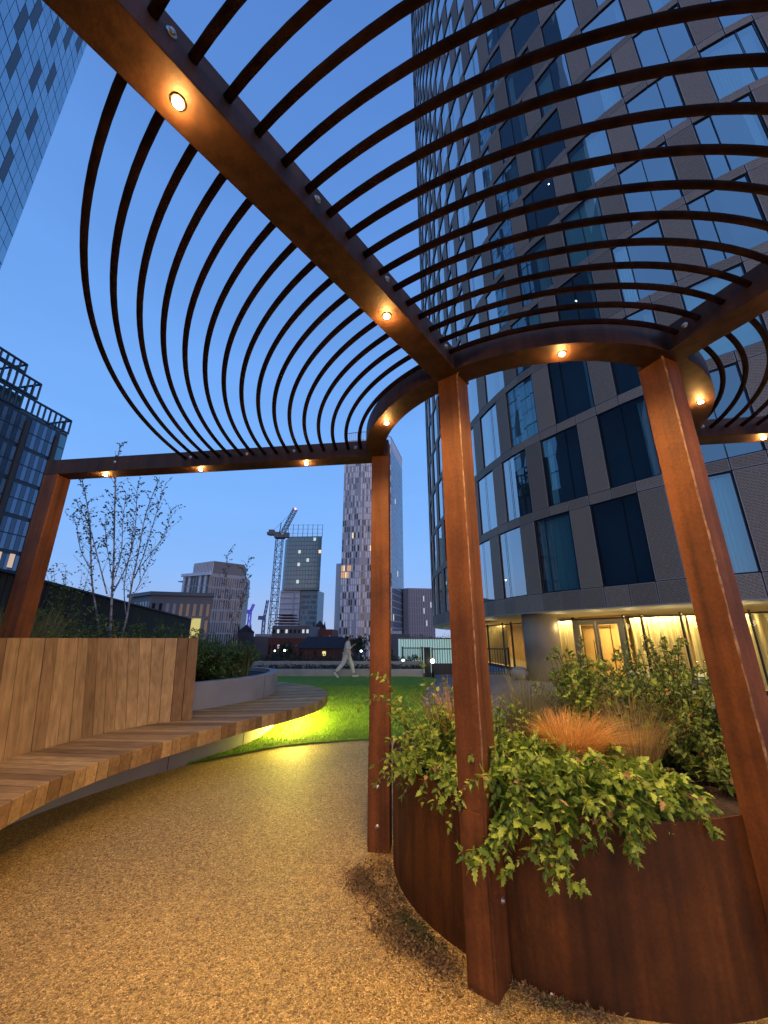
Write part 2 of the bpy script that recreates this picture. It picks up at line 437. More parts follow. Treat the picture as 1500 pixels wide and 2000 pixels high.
# steel edging between path and lawn is only a thin dark line
lawn_near = spline(far_edge[2:9], 6)
lawn_rest = spline([(1.6, 6.8), (1.35, 7.6), (1.0, 9.0), (0.95, 10.6), (1.15, 12.2), (1.4, 13.8), (1.85, 15.3), (2.0, 16.2), (1.75, 17.0), (1.2, 17.5)], 6)
lawn_pts = lawn_near + lawn_rest + [Vector((-8.2, 17.5, 0)), Vector((-8.2, 12, 0)), Vector((-2.7, 9.6, 0)), Vector((-2.45, 5.63, 0))]
mb = MB(); n = len(lawn_pts); mb.prism([(p.x, p.y) for p in lawn_pts], 0.0085, 0.022)
lawn = structure('lawn', mb, M_lawn)
# short turf blades near the camera side of the lawn
def inside(px, py, poly):
    c = False; n = len(poly)
    for i in range(n):
        x1, y1 = poly[i].x, poly[i].y; x2, y2 = poly[(i + 1) % n].x, poly[(i + 1) % n].y
        if (y1 > py) != (y2 > py) and px < (x2 - x1) * (py - y1) / (y2 - y1) + x1: c = not c
    return c
mb = MB(); rg = random.Random(3)
cnt = 0
while cnt < 30000:
    y = 5.6 + 8.5 * rg.random() ** 1.8; x = rg.uniform(-2.5, 1.7)
    if not inside(x, y, lawn_pts): continue
    cnt += 1
    a = rg.uniform(0, 6.28); h = rg.uniform(0.018, 0.036); w = 0.0032 + 0.0006 * (y - 5)
    dx, dy = math.cos(a) * w, math.sin(a) * w; lx, ly = rg.uniform(-.012, .012), rg.uniform(-.012, .012)
    mb.add([(x - dx, y - dy, 0.02), (x + dx, y + dy, 0.02), (x + lx, y + ly, 0.02 + h)], [(0, 1, 2)], 0, rg.random())
mb.build('turf_grass', M_blade, kind='stuff')

# ================================================================== pergola
PC = Vector((1.29, 3.42, 0)); ZU = 3.20; BH = 0.17; BW = 0.17
ANG = [172.6, 232.6, 292.6, 352.6]
def pol(a, r, z=0.0): return Vector((PC.x + r * math.cos(R(a)), PC.y + r * math.sin(R(a)), z))
pergola = thing('pergola', 'curved rust-brown steel pergola with round hoops and glowing downlights over the path', 'pergola', (PC.x, PC.y, 0))
def spot(name, loc, power, color, size=150, blend=0.6, rad=0.02, parent=None, d=(0, 0, -1)):
    l = bpy.data.lights.new(name, 'SPOT'); l.energy = power; l.color = color; l.spot_size = R(size); l.spot_blend = blend; l.shadow_soft_size = rad
    o = bpy.data.objects.new(name, l); COL.objects.link(o); o.location = loc
    o.rotation_euler = Vector(d).to_track_quat('-Z', 'Y').to_euler()
    if parent: 
        o.parent = parent; o.matrix_parent_inverse = Matrix.Translation(-Vector(pergola.location)) if False else parent.matrix_world.inverted()
    return o
def downlight(p, parent, power=150, nrm=(0, 0, -1), halo=5.0):
    mb = MB(); mb.lathe((p[0], p[1], p[2]), [(0.024, 0.0), (0.024, -0.004), (0.019, -0.005), (0.017, -0.003)], 20)
    trim = mb.build('downlight', M_trim, parent)
    mb = MB(); mb.lathe((p[0], p[1], p[2]), [(0.0165, -0.0035), (0.017, -0.010), (0.009, -0.014)], 16)
    mb.build('lens', M_lens, trim)
    s = spot('downlight_beam', (p[0], p[1], p[2] - 0.05), power, WARM, 156, 1.0, 0.03)
    l = bpy.data.lights.new('downlight_glow', 'POINT'); l.energy = halo; l.color = (1, 0.50, 0.13); l.shadow_soft_size = 0.012
    o = bpy.data.objects.new('downlight_glow', l); COL.objects.link(o); o.location = (p[0], p[1], p[2] - 0.024)
def bolt(p, nrm, parent, r=0.016):
    nrm = Vector(nrm).normalized(); p = Vector(p)
    mb = MB(); mb.tube([p, p + nrm * 0.004], r, 18); mb.tube([p + nrm * 0.004, p + nrm * 0.012], r * 0.62, 6)
    mb.tube([p + nrm * 0.0121, p + nrm * 0.0125], r * 0.3, 8)
    mb.build('bolt', M_bolt, parent)

RP = 1.33; REND = 5.03
for i, a in enumerate(ANG):
    u = Vector((math.cos(R(a)), math.sin(R(a)), 0)); tn = Vector((-u.y, u.x, 0))
    # radial box beam, straight
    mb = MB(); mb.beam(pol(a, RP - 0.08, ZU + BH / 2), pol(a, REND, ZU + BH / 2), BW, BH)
    bm_ = mb.build('beam', M_beam_shaded, pergola, bevel=0.004)
    # inner post at the planter, with its weld seam; outer post at the far end of the beam
    mb = MB(); mb.box(pol(a, RP, (ZU + BH + 0.004) / 2), (0.165, 0.145, ZU + BH + 0.004), R(a))
    post = mb.build('post', M_rust, pergola, bevel=0.004)
    mb = MB(); mb.box(pol(a, REND - BW / 2, ZU / 2), (0.17, 0.165, ZU - 0.001), R(a))
    mb.build('post', M_rust, pergola, bevel=0.004)
    # fixing plate between post and planter, bolted
    mb = MB(); mb.box(pol(a, RP + 0.084, 0.36) , (0.008, 0.12, 0.66), R(a))
    mb.build('fixing_plate', M_rust, pergola)
    for z in (0.165, 0.42) if i == 0 else (0.32, 0.66):
        if i == 0:
            q = Vector((-0.055, RP and 0, 0)); c = pol(a, RP, z) - tn * -0.0735
            # face of the first post that looks at the camera
            c = pol(a, RP + 0.01, z) + tn * (0.0735 if tn.y < 0 else -0.0735)
            bolt(c, (tn if tn.y < 0 else -tn), post, 0.015)
        else:
            c = pol(a, RP - 0.03, z) + tn * 0.0735
            bolt(c, tn, post, 0.014)
    # round-headed bolts on both sides of the beam
    for sd in (-1, 1):
        for r in (1.575, 2.21, 2.71, 3.33, 4.2):
            bolt(pol(a, r, ZU + BH * 0.60) + tn * sd * (BW / 2), tn * sd, bm_, 0.017)
    for r in (2.1, 3.25, 4.36):
        downlight(pol(a, r, ZU), bm_, {0: 42 if r < 3 else 17, 1: 128, 2: 80, 3: 50}[i])
    # pale weld line on the outer corner of the inner posts
# ring beam segments between the posts
RR = 1.375
for i in range(3):
    a0, a1 = ANG[i], ANG[i + 1]
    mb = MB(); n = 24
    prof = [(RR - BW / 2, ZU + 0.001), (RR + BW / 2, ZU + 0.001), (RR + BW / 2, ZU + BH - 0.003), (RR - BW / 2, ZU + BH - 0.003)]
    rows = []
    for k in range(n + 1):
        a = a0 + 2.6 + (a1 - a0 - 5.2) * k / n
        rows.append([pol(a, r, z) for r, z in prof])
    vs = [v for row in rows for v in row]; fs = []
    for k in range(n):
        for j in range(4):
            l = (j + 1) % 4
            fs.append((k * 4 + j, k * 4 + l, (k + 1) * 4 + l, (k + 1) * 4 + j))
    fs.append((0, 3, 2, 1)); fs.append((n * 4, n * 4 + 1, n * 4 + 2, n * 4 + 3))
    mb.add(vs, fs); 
    ring = mb.build('ring_beam', M_beam_shaded, pergola)
    downlight(pol((a0 + a1) / 2, RR, ZU), ring, 100)
# hoops: concentric tubes carried by the beams
TZ = ZU + 0.095
for i in range(3):
    for k in range(16):
        r = 1.525 + 0.124 * k
        da = math.degrees((BW / 2 - 0.004) / r)
        a0, a1 = ANG[i] + da, ANG[i + 1] - da
        n = 30
        mb = MB(); mb.tube([pol(a0 + (a1 - a0) * j / n, r, TZ) for j in range(n + 1)], 0.0165, 10)
        mb.build('hoop', M_tube, pergola)
M_weld = mat('weld_bead', (0.42, 0.26, 0.14), 0.5, 0.3, noise=(30, (0.12, 0.06, 0.03), 0.2))
# light weld seams on the two posts nearest the camera
for a in ANG[1:3]:
    u = Vector((math.cos(R(a)), math.sin(R(a)), 0)); tn = Vector((-u.y, u.x, 0))
    if a == ANG[2]: tn = -tn
    c = pol(a, RP + 0.0825, 0) + tn * (0.0725)
    mb = MB(); pts = []
    rg = random.Random(5)
    for k in range(60):
        z = 0.8 + (ZU + BH - 0.82) * k / 59
        pts.append(c + tn * (0.016 if z > ZU - 0.02 else 0) + Vector((rg.uniform(-.0012, .0012), rg.uniform(-.0012, .0012), z)))
    mb.tube(pts, [0.0045 * rg.uniform(0.4, 1.4) for _ in pts], 6)
    mb.build('weld_seam', M_weld, pergola)

# ================================================================== corten planter
PCC = Vector((1.30, 3.40, 0)); PR = 1.235; PH = 0.70
planter = thing('steel_planter', 'round rusty steel planter full of leafy plants between the pergola posts', 'planter', (PCC.x, PCC.y, 0))
mb = MB(); n = 96
def cyl(r, z): return [Vector((PCC.x + r * math.cos(2 * math.pi * k / n), PCC.y + r * math.sin(2 * math.pi * k / n), z)) for k in range(n)]
A, B, C_, D = cyl(PR, 0), cyl(PR, PH), cyl(PR - 0.008, PH), cyl(PR - 0.008, 0.3)
for P, Q in ((A, B), (B, C_), (C_, D)):
    b = len(mb.v); mb.add(P + Q, [(k, (k + 1) % n, n + (k + 1) % n, n + k) for k in range(n)], 0, 0.5, P is not B)
mb.build('wall', M_rustdark, planter)
mb = MB()
vs = [Vector((PCC.x, PCC.y, 0.66))]; fs = []
rg = random.Random(11)
for j in range(1, 9):
    for k in range(48):
        r = (PR - 0.009) * j / 8; t = 2 * math.pi * k / 48
        vs.append(Vector((PCC.x + r * math.cos(t), PCC.y + r * math.sin(t), 0.645 + rg.uniform(-.015, .015))))
for k in range(48): fs.append((0, 1 + k, 1 + (k + 1) % 48))
for j in range(7):
    for k in range(48):
        l = (k + 1) % 48
        fs.append((1 + j * 48 + k, 1 + (j + 1) * 48 + k, 1 + (j + 1) * 48 + l, 1 + j * 48 + l))
mb.add(vs, fs)
mb.build('soil', M_soil, planter)

# ================================================================== timber bench and its raised bed
front = [(-1.75, 0.4), (-2.12, 1.5), (-2.38, 2.8), (-2.455, 3.4), (-2.41, 3.9), (-2.27, 4.42), (-2.02, 5.1), (-1.715, 5.8), (-1.36, 6.45), (-1.13, 7.1), (-1.05, 7.8), (-1.1, 8.4), (-1.3, 9.0), (-1.8, 9.8), (-2.6, 10.45), (-3.5, 10.8)]
back = [(-2.75, 0.1), (-3.05, 1.4), (-3.26, 2.8), (-3.33, 3.5), (-3.35, 4.0), (-3.30, 4.5), (-3.18, 5.1), (-2.98, 5.75), (-2.76, 6.3), (-2.52, 6.85), (-2.33, 7.4), (-2.24, 8.0), (-2.28, 8.6), (-2.45, 9.2), (-2.9, 9.75), (-3.5, 10.0)]
F = spline(front, 24); Bk = spline(back, 24)
# cumulative length along the front for even planks
L = [0]
for a, b in zip(F, F[1:]): L.append(L[-1] + (b - a).length)
def at_len(s):
    for i in range(len(L) - 1):
        if L[i + 1] >= s:
            t = (s - L[i]) / (L[i + 1] - L[i]); return F[i].lerp(F[i + 1], t), Bk[i].lerp(Bk[i + 1], t)
    return F[-1], Bk[-1]
bench = thing('curved_bench', 'long curved timber bench with a plank backrest beside the gravel path', 'bench', (-2.9, 4.0, 0))
mb = MB(); rg = random.Random(21)
SZ = 0.50; ST = 0.145; s0 = 0.0; w = 0.118
while s0 + w < L[-1]:
    f0, b0 = at_len(s0 + 0.0045); f1, b1 = at_len(s0 + w - 0.0045)
    j = rg.uniform(-.0015, .0015); ext = rg.uniform(-.004, .004)
    d = ((f0 + f1) - (b0 + b1)).normalized() * ext
    tone = rg.random()
    zt, zb = SZ + j, SZ - ST
    c = 0.006
    fi = ((b0 + b1) / 2 - (f0 + f1) / 2).normalized() * c
    tp = [b0, b1, f1 + d, f0 + d]
    vs = [(p.x, p.y, zb) for p in tp] + [(b0.x, b0.y, zt), (b1.x, b1.y, zt), ((f1 + d + fi).x, (f1 + d + fi).y, zt), ((f0 + d + fi).x, (f0 + d + fi).y, zt), ((f1 + d).x, (f1 + d).y, zt - c), ((f0 + d).x, (f0 + d).y, zt - c)]
    fs = [(3, 2, 1, 0), (4, 5, 6, 7), (7, 6, 8, 9), (9, 8, 2, 3), (0, 1, 5, 4), (1, 2, 8, 6, 5), (0, 4, 7, 9, 3)]
    mb.add(vs, fs, 0, tone)
    s0 += w
mb.build('seat', M_wood, bench)
# solid core under the planks so no light slips through the joints
mb = MB()
A = [Vector((p.x, p.y, SZ - 0.03)) for p in [a.lerp(b, 0.02) for a, b in zip(F, Bk)]]
B = [Vector((p.x, p.y, SZ - 0.03)) for p in Bk]
mb.strip(A, B); mb.strip(A, [Vector((p.x, p.y, SZ - ST + 0.004)) for p in A])
mb.build('seat_frame', M_black, bench)
# backrest: leaning planks
bl = spline([(-2.80, 0.1), (-3.05, 1.4), (-3.22, 2.6), (-3.29, 3.4), (-3.28, 3.95), (-3.22, 4.4), (-3.08, 4.95), (-2.84, 5.4), (-2.455, 5.71)], 16)
bl = resample(bl, 0.128); nn = normals2d(bl)
mb = MB()
TOPZ = 1.505; LEAN = 0.27; TH = 0.11
for i in range(len(bl) - 1):
    p, q = bl[i], bl[i + 1]; n0 = nn[i]; n1 = nn[i + 1]
    g = (q - p).normalized() * 0.0032; jt = rg.uniform(-.003, .003)
    if (Vector((0, 3.4, 0)) - p).dot(n0) < 0: n0 = -n0
    if (Vector((0, 3.4, 0)) - p).dot(n1) < 0: n1 = -n1
    a, b = p + g + n0 * jt, q - g + n1 * jt
    vs = []
    l0, l1 = [0.27 - 0.13 * max(0.0, min(1.0, (5.3 - y_) / 1.0)) for y_ in (p.y, q.y)]
    for z, o0, o1 in ((SZ + 0.002, 0.0, 0.0), (TOPZ, l0, l1)):
        vs += [(a - n0 * o0) + Vector((0, 0, z)), (b - n1 * o1) + Vector((0, 0, z)), (b - n1 * (o1 + TH)) + Vector((0, 0, z)), (a - n0 * (o0 + TH)) + Vector((0, 0, z))]
    mb.add(vs, [(3, 2, 1, 0), (4, 5, 6, 7), (0, 1, 5, 4), (1, 2, 6, 5), (2, 3, 7, 6), (3, 0, 4, 7)], 0, rg.random())
mb.build('backrest', M_woodb, bench)
# concrete plinth
base = spline([(-2.85, 0.2), (-3.05, 1.5), (-3.18, 2.6), (-3.22, 3.4), (-3.10, 4.2), (-2.80, 5.0), (-2.45, 5.63), (-2.2, 6.15), (-2.02, 6.65), (-1.95, 7.2), (-1.94, 7.7), (-2.0, 8.2), (-2.25, 9.0), (-2.8, 9.6), (-3.5, 9.9)], 8)
mb = MB(); mb.prism([(p.x, p.y) for p in base] + [(-4.2, 9.5), (-4.3, 0.2)], 0.0, SZ - ST - 0.004)
mb.build('plinth', M_conc, bench)
mb = MB()
for i in (45, 62):
    p = base[i]; q = base[i + 1]; d = (q - p).normalized(); nrm = Vector((d.y, -d.x, 0))
    mb.box(Vector((p.x, p.y, 0.176)) + nrm * 0.0015, (0.006, 0.003, 0.33), math.atan2(d.y, d.x), tone=0.5)
mb.build('plinth_joint', M_black, bench)
# strip light under the seat
M_led = emitmat('strip_light', (1.0, 0.80, 0.11), 760.0)
strip = [p for p in base if 7.1 < p.y < 9.6]
mb = MB(); nn = normals2d(strip)
A = [Vector((p.x, p.y, 0.345)) + n0 * 0.42 for p, n0 in zip(strip, nn)]
B = [Vector((p.x, p.y, 0.345)) + n0 * 0.455 for p, n0 in zip(strip, nn)]
C2 = [Vector((p.x, p.y, 0.325)) + n0 * 0.47 for p, n0 in zip(strip, nn)]
mb.strip(A, B); mb.strip(B, C2)
mb.build('strip_light', M_led, bench)

# concrete kerb of the raised bed, standing behind the seat
bed = thing('raised_bed', 'raised planting bed with a smooth grey concrete kerb behind the bench', 'planter bed', (-3.5, 8, 0))
kin = spline([(-3.05, 5.9), (-2.74, 6.38), (-2.45, 6.88), (-2.2, 7.45), (-2.1, 8.05), (-2.16, 8.65), (-2.38, 9.25), (-2.85, 9.75), (-3.5, 10.1), (-4.2, 10.9), (-4.6, 12.0)], 10)
nn = normals2d(kin)
mb = MB(); KT = 0.875; KW = 0.16
rows = []
for p, n0 in zip(kin, nn):
    rows.append([(p.x, p.y, 0.5), (p.x, p.y, KT - 0.012), (p.x - n0.x * 0.012, p.y - n0.y * 0.012, KT), (p.x - n0.x * KW, p.y - n0.y * KW, KT), (p.x - n0.x * KW, p.y - n0.y * KW, 0.5)])
vs = [v for r_ in rows for v in r_]; fs = []
for k in range(len(rows) - 1):
    for j in range(4): fs.append((k * 5 + j, (k + 1) * 5 + j, (k + 1) * 5 + j + 1, k * 5 + j + 1))
fs.append((0, 1, 2, 3, 4))
mb.add(vs, fs); 
mb.build('kerb', M_conc, bed)
mb = MB()
for i in (34,):
    p = kin[i]; q = kin[i + 1]; d = (q - p).normalized(); n0 = Vector((d.y, -d.x, 0))
    mb.box(Vector((p.x, p.y, 0.68)) + n0 * 0.001, (0.005, 0.004, 0.37), math.atan2(d.y, d.x))
mb.build('kerb_joint', M_black, bed)
mb = MB()
sp = [(p.x - n0.x * 0.1, p.y - n0.y * 0.1) for p, n0 in zip(kin, nn)]
mb.prism(sp + [(-7.3, 14), (-7.0, 13), (-6.6, 9.9), (-5.3, 6.1), (-4.5, 3.3), (-4.3, 0.0), (-2.95, 0.0), (-3.22, 1.4), (-3.42, 2.6), (-3.5, 3.4), (-3.48, 4), (-3.4, 4.5), (-3.27, 5.0), (-3.15, 5.4)], 0.0, 0.80)
mb.build('soil', M_soil, bed)

# dark slatted screen wall behind the bed
wall = thing('screen_wall', 'long dark slatted screen wall behind the planting bed on the left', 'wall', (-6.5, 10, 0))
a, b = Vector((-4.2, 2.7, 0)), Vector((-8.56, 18.2, 0)); d = (b - a); Lw = d.length; d.normalize()
mb = MB(); mb.beam(a + Vector((0, 0, 1.15)) + Vector((-.05, 0, 0)), b + Vector((0, 0, 1.15)) + Vector((-.05, 0, 0)), 0.06, 2.26)
mb.build('backing', M_black, wall)
mb = MB(); n = int(Lw / 0.14)
for k in range(n):
    p = a + d * (k + 0.5) * Lw / n
    mb.box((p.x, p.y, 1.15), (0.03, 0.115, 2.28), math.atan2(d.y, d.x) - R(90), tone=random.random())
mb.build('slat_panel', M_darkwall, wall)
mb = MB(); mb.beam(a + Vector((0, 0, 2.315)), b + Vector((0, 0, 2.315)), 0.12, 0.03)
mb.build('coping', M_black, wall)

# ================================================================== far edge of the deck
def simple(name, mb, m, label, cat, group=None, bevel=0):
    return tag(mb.build(name, m, bevel=bevel), label, cat, group)
mb = MB(); mb.prism([(-8.2, 17.55), (1.62, 17.55), (1.62, 17.85), (-8.2, 17.85)], 0, 0.285)
simple('low_wall', mb, M_conc, 'low pale concrete wall along the far edge of the lawn', 'wall', bevel=0.01)
mb = MB(); mb.prism([(-8.4, 18.5), (1.7, 18.5), (1.7, 18.9), (-8.4, 18.9)], 0.0, 0.54)
simple('parapet_wall', mb, M_conc, 'second low concrete wall behind the walking woman, below the dark hedge', 'wall')
mb = MB(); mb.prism([(-8.3, 17.87), (1.65, 17.87), (1.65, 18.48), (-8.3, 18.48)], 0.0, 0.16)
mb.build('planting_strip', M_soil, kind='structure')

def railing(name, a, b, h, label, group, gap=0.105, m=None, top=0.05):
    a = Vector(a); b = Vector(b); t = thing(name, label, 'railing', a, group)
    d = b - a; Ln = d.length; d.normalize()
    mb = MB(); mb.beam(a + Vector((0, 0, h)), b + Vector((0, 0, h)), 0.05, 0.045); mb.build('top_rail', M_black, t)
    mb = MB(); mb.beam(a + Vector((0, 0, 0.1)), b + Vector((0, 0, 0.1)), 0.04, 0.03); mb.build('bottom_rail', M_black, t)
    mb = MB(); n = int(Ln / gap)
    for k in range(1, n):
        p = a + d * (k * Ln / n); mb.box((p.x, p.y, h / 2 + 0.04), (0.018, 0.018, h - 0.13))
    mb.build('bars', M_black, t)
    for p in (a, b):
        mb = MB(); mb.box((p.x, p.y, h / 2 + 0.03), (0.06, 0.06, h + 0.06)); mb.build('post', M_black, t)
    return t
railing('railing', (0.85, 19.3, 0.0), (1.75, 19.3, 0.0), 1.08, 'short black metal railing between the tall tower foot and the gate pier', 'black railings at the deck edge')
railing('railing', (2.02, 17.6, 0.0), (3.85, 17.8, 0.0), 1.08, 'black metal railing just right of the dark gate pier', 'black railings at the deck edge')
railing('railing', (3.9, 17.8, 0.0), (5.2, 17.55, 0.0), 1.08, 'black metal railing in front of the yellow lit window beside the concrete column', 'black railings at the deck edge')
mb = MB(); mb.box((1.80, 17.55, 0.56), (0.24, 0.24, 1.12)); mb.box((1.80, 17.55, 1.135), (0.27, 0.27, 0.03))
simple('gate_pier', mb, M_black, 'square dark gate pier at the right end of the low wall', 'pier', bevel=0.008)
mb = MB(); mb.box((2.8, 17.83, 0.30), (1.6, 0.05, 0.40))
simple('sign_board', mb, mat('sign_dark', (0.03, 0.035, 0.04), 0.5), 'dark board fixed low behind the black railing by the gate pier', 'board')

# small deck lights
def ball_light(loc, r, e, col, label, post=True, power=6):
    t = thing('bollard_light', label, 'lamp', (loc[0], loc[1], 0), 'small white lamps at the deck edge')
    if post:
        mb = MB(); mb.lathe((loc[0], loc[1], 0), [(0.05, 0), (0.05, loc[2] - r * 0.9), (0.03, loc[2] - r * 0.85)], 12); mb.build('stem', M_black, t)
    mb = MB(); mb.lathe(loc, [(r * 0.3, -r * .95), (r * 0.8, -r * 0.6), (r, 0), (r * 0.8, r * 0.6), (r * 0.3, r * .95)], 14)
    mb.build('globe', emitmat('globe_light', col, e), t)
ball_light((1.98, 17.2, 0.62), 0.085, 14, (1.0, 0.93, 0.55), 'glowing lamp beside the dark gate pier')
ball_light((-0.50, 17.2, 0.86), 0.085, 14, (1.0, 0.86, 0.35), 'yellow glowing lamp touching the left edge of the middle pergola post')
ball_light((-1.05, 19.2, 0.95), 0.045, 12, (0.9, 1.0, 0.9), 'tiny white lamp just right of the walking woman')
ball_light((0.86, 19.0, 0.55), 0.055, 12, (0.9, 1.0, 1.0), 'small white lamp right of the middle pergola post')
ball_light((-4.55, 19.2, 0.98), 0.045, 10, (1.0, 0.95, 0.7), 'tiny lamp in front of the brick building, left of the slate pavilion')
ball_light((-5.0, 19.2, 0.96), 0.035, 9, (1.0, 0.95, 0.8), 'tinier lamp beside the brick building nearest the crane')

# pale stone ball seats by the lobby
M_stone = mat('pale_stone', (0.30, 0.285, 0.26), 0.7, noise=(5, (0.23, 0.22, 0.20), 0.25))
for (px, py, r, lab) in ((1016, 1328, 0.33, 'pale round stone seat at the foot of the concrete column'), (1252, 1340, 0.36, 'bright round stone seat in front of the lobby door'), (1380, 1350, 0.36, 'round stone seat in front of the right hand curtained window')):
    c = atz(px, py, 0)
    mb = MB(); mb.lathe((c.x, c.y, 0), [(r * math.sin(t) if t > 0 else 0.01, r * 0.72 * (1 - math.cos(t))) for t in [math.pi * k / 14 for k in range(2, 14)]], 28)
    simple('stone_seat', mb, M_stone, lab, 'seat', 'round stone seats by the lobby')

# ================================================================== building helpers
M_glass = glassmat('window_glass', (0.62, 0.90, 0.92), 2.3, 0.0, 0.02, (0.96, 0.98, 0.94))
M_glassclear = glassmat('lobby_glass', (0.92, 0.95, 0.92), 1.35)
M_panel = mat('bronze_cladding', (0.085, 0.075, 0.072), 0.55, 0.2, tone=((0.072, 0.063, 0.060), (0.105, 0.094, 0.090)))
def perforated():
    m = mat('perforated_cladding', (0.08, 0.07, 0.07), 0.55, 0.15)
    N = m.node_tree.nodes; L_ = m.node_tree.links; b = N['Principled BSDF']
    t = N.new('ShaderNodeTexCoord'); at = N.new('ShaderNodeAttribute'); at.attribute_name = 'tone'
    mp = N.new('ShaderNodeMapping'); mp.inputs['Rotation'].default_value = (R(35), R(10), R(20)); mp.inputs['Scale'].default_value = (22, 22, 22)
    v = N.new('ShaderNodeTexVoronoi'); v.inputs['Scale'].default_value = 1.0; v.inputs['Randomness'].default_value = 0.25
    L_.new(t.outputs['Object'], mp.inputs[0]); L_.new(mp.outputs[0], v.inputs['Vector'])
    r = N.new('ShaderNodeMapRange'); r.inputs['From Min'].default_value = 0.15; r.inputs['From Max'].default_value = 0.6; r.inputs['To Min'].default_value = 0.45; r.inputs['To Max'].default_value = 1.3
    L_.new(v.outputs['Distance'], r.inputs['Value'])
    mx = N.new('ShaderNodeMix'); mx.data_type = 'RGBA'; mx.inputs['A'].default_value = (0.215, 0.165, 0.120, 1); mx.inputs['B'].default_value = (0.31, 0.24, 0.175, 1)
    L_.new(at.outputs['Fac'], mx.inputs['Factor'])
    sc = N.new('ShaderNodeVectorMath'); sc.operation = 'SCALE'; L_.new(mx.outputs['Result'], sc.inputs[0]); L_.new(r.outputs[0], sc.inputs['Scale'])
    L_.new(sc.outputs[0], b.inputs['Base Color'])
    return m
M_perf = perforated()
M_joint = mat('cladding_edge', (0.42, 0.37, 0.34), 0.5, 0.2)
M_frame = mat('dark_frame', (0.012, 0.014, 0.018), 0.45, 0.3)
M_room = mat('room_wall', (0.03, 0.06, 0.085), 0.9, noise=(0.8, (0.012, 0.025, 0.035), 0.3))
M_curtain = mat('pale_curtain', (0.42, 0.60, 0.60), 0.9, tone=((0.16, 0.28, 0.32), (0.62, 0.82, 0.82)))
M_soffit = mat('pale_soffit', (0.50, 0.48, 0.40), 0.6)
M_mull = mat('steel_door_frame', (0.20, 0.195, 0.185), 0.5, 0.3)

# ================================================================== curved tower over the lobby
tower = thing('apartment_tower', 'huge curved tower clad in bronze panels with staggered dark windows above a lit lobby', 'tower', (12, 20, 0))
TZ0 = 2.40; BAND = 3.06; PITCHZ = 3.08; WH = 2.72; NROW = 28; MOD = 0.75
tc_pts = [(9.5, 50), (6.2, 43), (4.45, 36.5), (3.78, 30.4), (3.95, 24.4), (4.36, 19.6), (5.0, 16.6), (5.814, 14.457), (7.086, 12.491), (8.128, 10.988), (9.133, 9.936), (10.7, 8.6), (12.4, 7.6), (14.6, 6.8), (17, 6.4), (20, 6.6), (24, 8.2)]
tcv = spline(tc_pts, 30)
P0 = atz(1192, 1188, 2.4)
i0 = min(range(len(tcv)), key=lambda i: (tcv[i] - Vector((P0.x, P0.y, 0))).length)
fw = resample(tcv[i0:], MOD); bw = resample(list(reversed(tcv[:i0 + 1])), MOD)
joints = list(reversed(bw))[:-1] + fw
J0 = len(bw) - 1
NJ = len(joints)
tn_ = normals2d(joints)
def wallpt(s, off, z):
    """s in module units from the first joint, off outward"""
    i = max(0, min(NJ - 2, int(math.floor(s)))); t = s - i
    p = joints[i].lerp(joints[i + 1], t); nn_ = tn_[i].lerp(tn_[i + 1], t).normalized()
    return Vector((p.x + nn_.x * off, p.y + nn_.y * off, z))
ZT = BAND + PITCHZ * NROW
# backing wall strip, joints and room wall
def curtain_strip(off, z0, z1, step=1):
    mb = MB(); A = [wallpt(i, off, z0) for i in range(0, NJ - 1, step)]; B = [wallpt(i, off, z1) for i in range(0, NJ - 1, step)]
    mb.strip(A, B); return mb
mb = curtain_strip(-0.75, TZ0, ZT); mb.build('room_wall', M_room, tower)
mb = MB()
for k in range(NROW + 1):
    z = BAND + PITCHZ * k - 0.17
    A = [wallpt(i, 0.0, z) for i in range(NJ - 1)]; B = [wallpt(i, -0.75, z) for i in range(NJ - 1)]
    mb.strip(A, B)
mb.build('floor_slab', M_room, tower)
wins = []
pan = MB(); edge = MB()
rg = random.Random(9)
def panel(s0, s1, z0, z1, off=0.03):
    g = 0.028
    n = max(1, int(round(s1 - s0)))
    tone = rg.random()
    a0 = s0 + g / MOD / 2; a1 = s1 - g / MOD / 2
    q = [wallpt(a0, off, z0 + g / 2), wallpt(a1, off, z0 + g / 2), wallpt(a1, off, z1 - g / 2), wallpt(a0, off, z1 - g / 2)]
    bk = [wallpt(a0, 0, z0 + g / 2), wallpt(a1, 0, z0 + g / 2), wallpt(a1, 0, z1 - g / 2), wallpt(a0, 0, z1 - g / 2)]
    pan.add(q + bk, [(0, 1, 2, 3), (0, 4, 5, 1), (1, 5, 6, 2), (2, 6, 7, 3), (3, 7, 4, 0)], 0, tone)
    # light folded rim round each panel, with the joint in shade between
    w = 0.016
    o = off + 0.004
    for (x0, x1, y0, y1) in ((a0, a0 + w / MOD, z0 + g / 2, z1 - g / 2), (a1 - w / MOD, a1, z0 + g / 2, z1 - g / 2), (a0, a1, z0 + g / 2, z0 + g / 2 + w), (a0, a1, z1 - g / 2 - w, z1 - g / 2)):
        edge.add([wallpt(x0, o, y0), wallpt(x1, o, y0), wallpt(x1, o, y1), wallpt(x0, o, y1)], [(0, 1, 2, 3)])
for i in range(NJ - 2):
    panel(i, i + 1, TZ0, BAND)
for k in range(NROW):
    z0 = BAND + PITCHZ * k; z1 = z0 + WH
    ph = (J0 + k) % 3
    i = 0
    while i < NJ - 3:
        if (i - ph) % 3 == 0:
            wins.append((i, z0, z1, k)); i += 2
        else:
            panel(i, i + 1, z0, z1); i += 1
    for i in range(NJ - 2):
        panel(i, i + 1, z1, z0 + PITCHZ)
pan.build('cladding_panels', M_perf, tower)
edge.build('cladding_edges', M_joint, tower)
